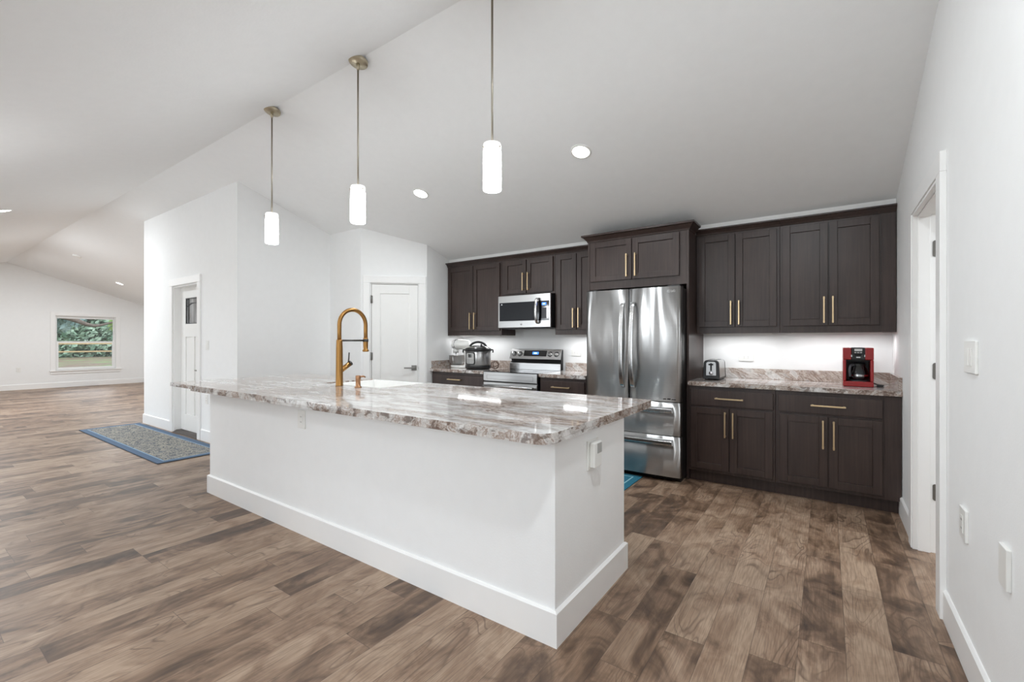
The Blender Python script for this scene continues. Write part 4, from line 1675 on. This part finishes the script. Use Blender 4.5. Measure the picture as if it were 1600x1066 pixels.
# ================================================================== rugs
t = MB()
x0, x1, y0, y1 = -1.525, 1.525, -.345, .345
t.box(x0, x1, y0, y1, 0, .009)
o = t.build('runner_rug', M['rug'], None, .003)
o.location = (-7.205, 2.055, 0.0005)
tag(o, 'long blue-bordered patterned runner rug on the floor by the entry door', 'rug')
o = MB().box(-.45, .45, -.31, .31, 0, .008).build('kitchen_mat', M['teal'], None, .003)
o.location = (-1.868, 3.86, 0.0005)
tag(o, 'teal mat on the floor in front of the refrigerator', 'mat')

# ================================================================== ceiling fixtures
tilt = math.atan(SLOPE)


def pendant(x, label):
    y = 1.985
    zr = zc(y)
    t = thing('pendant_light', label, 'pendant light', (x, y, zr), 'pendant lights over the island')
    nb = Vector((0, -sin(tilt * .6), -cos(tilt * .6)))
    c0 = Vector((x, y + .012, RIDGE_Z - .012))
    mb = MB()
    mb.lathe([(.066, 0), (.066, .018), (.060, .024), (0, .026)], c0, 32, nb, cap=False)
    mb.build('canopy', M['canopy'], t)
    mb = MB()
    s0 = c0 + nb * .024
    mb.tube([s0 - nb * .008, s0 + Vector((0, 0, -.02)), s0 + Vector((0, 0, -.045))], [.012, .013, .009], 14)
    mb.build('swivel', M['canopy'], t)
    yy = s0.y
    mb = MB()
    mb.tube([(x, yy, s0.z - .05), (x, yy, 2.385)], .0062, 12)
    mb.build('rod', M['rod'], t)
    sh = MB().lathe([(.020, 2.388), (.047, 2.381), (.0505, 2.371), (.0505, 2.335)], (x, yy, 0), 32).build('cap', M['socket'], t)
    MB().lathe([(.0500, 2.335), (.0515, 2.28), (.0515, 2.128), (.049, 2.122), (.0, 2.122)], (x, yy, 0), 32, cap=False).build('lamp_shade', M['shade'], t)
    mb = MB()
    for a in (0, 2.1, 4.2):
        mb.tube([(x + .0505 * cos(a), yy + .0505 * sin(a), 2.355), (x + .058 * cos(a), yy + .058 * sin(a), 2.355)], .004, 8)
    mb.build('set_screw', M['rod'], t)


pendant(-3.925, 'lit glass cylinder pendant lamp nearest the entry door wall')
pendant(-2.732, 'middle one of the three lit glass pendant lamps over the island')
pendant(-1.530, 'lit glass pendant lamp nearest the refrigerator, its canopy out of view')


def downlight(x, y, label, group=None, power=P_DOWN, z=None, r=.070):
    zz = zc(y) if z is None else z
    sgn = 0 if z is not None else (1 if y > RIDGE_Y else -1)
    nb = Vector((0, -sgn * sin(tilt), -cos(tilt))) if sgn else Vector((0, 0, -1))
    t = thing('recessed_light', label, 'ceiling light', (x, y, zz), group)
    c0 = Vector((x, y, zz))
    MB().lathe([(r + .018, 0), (r + .016, .006), (r, .008), (r, .002)], c0, 32, nb, cap=False).build('trim_ring', M['plate'], t)
    MB().lathe([(r, .003), (r * .9, .005), (0, .006)], c0, 32, nb, cap=False).build('lens', M['lens'], t)
    area_light('recessed_glow', c0 + nb * .012, (-sgn * tilt if sgn else 0, 0, 0), r * 1.8, r * 1.8, power, (.915, .965, 1.0), t, 'DISK')


GL = 'recessed ceiling lights'
downlight(-3.527, 3.35, 'lit recessed ceiling light over the kitchen aisle, between two pendants in view', GL)
downlight(-1.66, 3.36, 'lit recessed ceiling light in front of the refrigerator', GL)
downlight(-14.78, 3.66, 'small distant recessed ceiling light above the far window wall', GL, P_DOWN * 1.6)
downlight(-8.67, .985, 'recessed ceiling light cut by the left picture edge', GL, P_DOWN * 1.6)
FILL_LABEL = 'round white recessed ceiling light added out of sight as fill light'
for x, y in ((-3.5, -.3), (-.3, .9), (-11.8, 3.66), (-11.8, .985), (-14.78, .985)):  # unseen recessed lights added to brighten living room, island end and floor
    downlight(x, y, FILL_LABEL, 'unseen ceiling lights added as fill', P_DOWN * (2.0 if x < -8 else 1.2 if x > -1 else 0.35))
downlight(1.8, 3.0, FILL_LABEL, 'unseen ceiling lights added as fill', 30.0, 2.44)  # unseen side room lamp added to brighten doorway and island end

# dining lamp hanging to the left of the picture (its light is what brightens the ceiling at the left edge)
def globe_lamp(x, y, z, label, r=.15):
    zz = zc(y)
    t = thing('globe_pendant', label, 'pendant light', (x, y, zz))
    M['globe'] = M.get('globe') or emit('opal_globe_lit', (250, 252, 255), P_GLOBE)
    MB().lathe([(.07, 0), (.07, -.03), (.02, -.035), (.012, -.06)], (x, y, zz), 28).build('canopy', M['canopy'], t)
    MB().tube([(x, y, zz - .05), (x, y, z + r)], .008, 12).build('rod', M['rod'], t)
    MB().lathe([(r * sin(pi * k / 16), -r * cos(pi * k / 16)) for k in range(17)], (x, y, z), 32, cap=False).build('lamp_shade', M['globe'], t)
    MB().lathe([(.03, r - .01), (.045, r - .004), (.045, r + .02), (.012, r + .04)], (x, y, z), 24).build('socket', M['canopy'], t)


globe_lamp(-5.3, .0, 1.95, 'lit opal globe lamp hanging beyond the left edge of the picture')

t = thing('smoke_detector', 'small round white smoke detector on the far ceiling slope', 'smoke detector', (-13.2, 2.56, zc(2.56)))
nb = Vector((0, -sin(tilt), -cos(tilt)))
MB().lathe([(.075, 0), (.072, .022), (.055, .034), (0, .036)], (-13.2, 2.56, zc(2.56)), 28, nb, cap=False).build('cover', M['plate'], t)

# ================================================================== outdoors beyond the far window
o = MB().box(-90, 30, -60, 70, -.30, -.20).build('ground_outside', M['yard'])
tag(o, kind='structure')
o = MB().box(-15, -2, -6.5, YF - WT - .02, -.2, -.02).build('ground_patio', M['plategrey'])
tag(o, kind='structure')


def leafcloud(mb, c, r, n, s):
    for _ in range(n):
        while True:
            p = Vector((random.uniform(-1, 1), random.uniform(-1, 1), random.uniform(-1, 1)))
            if p.length < 1:
                break
        p = Vector((p.x * r[0], p.y * r[1], p.z * r[2])) + Vector(c)
        u = Vector((random.gauss(0, 1), random.gauss(0, 1), random.gauss(0, 1))).normalized()
        v = u.orthogonal().normalized()
        w_ = u.cross(v)
        q = s * random.uniform(.6, 1.4)
        mb.quad(p - v * q, p + w_ * q * .5, p + v * q, p - w_ * q * .5)


trees = [(-28.5, 4.6, 4.2, 1.55, 'leaf_b', 'bluish-green tree seen through the left half of the far window'),
         (-36, 10.4, 4.6, 2.2, 'leaf_a', 'green tree standing right of centre beyond the far window'),
         (-28, 7.6, 3.0, 1.0, 'leaf_c', 'yellow-green shrubby tree at the right edge of the far window')]
for x, y, h, rr, lm, lab in trees:
    t = thing('tree', lab, 'tree', (x, y, -.2), 'trees outside the far window')
    mb = MB()
    leafcloud(mb, (x, y, h * .74), (rr, rr, h * .36), 2200, .13)
    mb.build('crown', M[lm], t)
    mb = MB()
    mb.tube(smoothpath([(x, y, -.2), (x + .1, y - .05, h * .3), (x, y + .1, h * .7)], 4), [.16, .15, .14, .13, .12, .10, .09, .08, .07][:9], 10)
    mb.tube(smoothpath([(x, y, h * .3), (x + .5, y - .5, h * .52), (x + .9, y - 1.0, h * .60)], 4), [.09, .085, .08, .075, .07, .065, .055, .05, .04][:9], 8)
    if lm == 'leaf_b':
        mb.tube(smoothpath([(x + .6, y - .2, 2.55), (x + 1.2, y + .5, 2.25), (x + 1.4, y + 1.2, 1.95), (x + 1.5, y + 1.9, 2.15)], 4), [.16, .15, .14, .12, .11, .10, .09, .08, .07, .06, .05, .04, .03], 8)
    mb.build('trunk', M['bark'], t)
mb = MB()
for k in range(13):
    leafcloud(mb, (-56 - 2 * (k % 3), 6.0 + k * 1.0, 4.6), (2.2, 1.6, 3.6), 600, .36)
    leafcloud(mb, (-55 - (k % 2), 6.0 + k * 1.0, 1.1), (1.2, 1.4, 1.7), 420, .26)
o = mb.build('treeline_foliage', [M['leaf_a']])
tag(o, 'dense green woodland foliage behind the trees outside the far window', 'foliage', kind='stuff')
t = thing('rail_fence', 'weathered wooden rail fence outside the far window', 'fence', (-24, 6, -.2))
for z in (.82, 1.13):
    MB().box(-24.06, -24, 1, 12, z, z + .055).build('rail', M['railwood'], t, .01)
for y in (1.5, 3.9, 6.3, 8.7, 11.1):
    MB().box(-24.16, -24.06, y - .06, y + .06, -.2, 1.2).build('post', M['railwood'], t, .01)
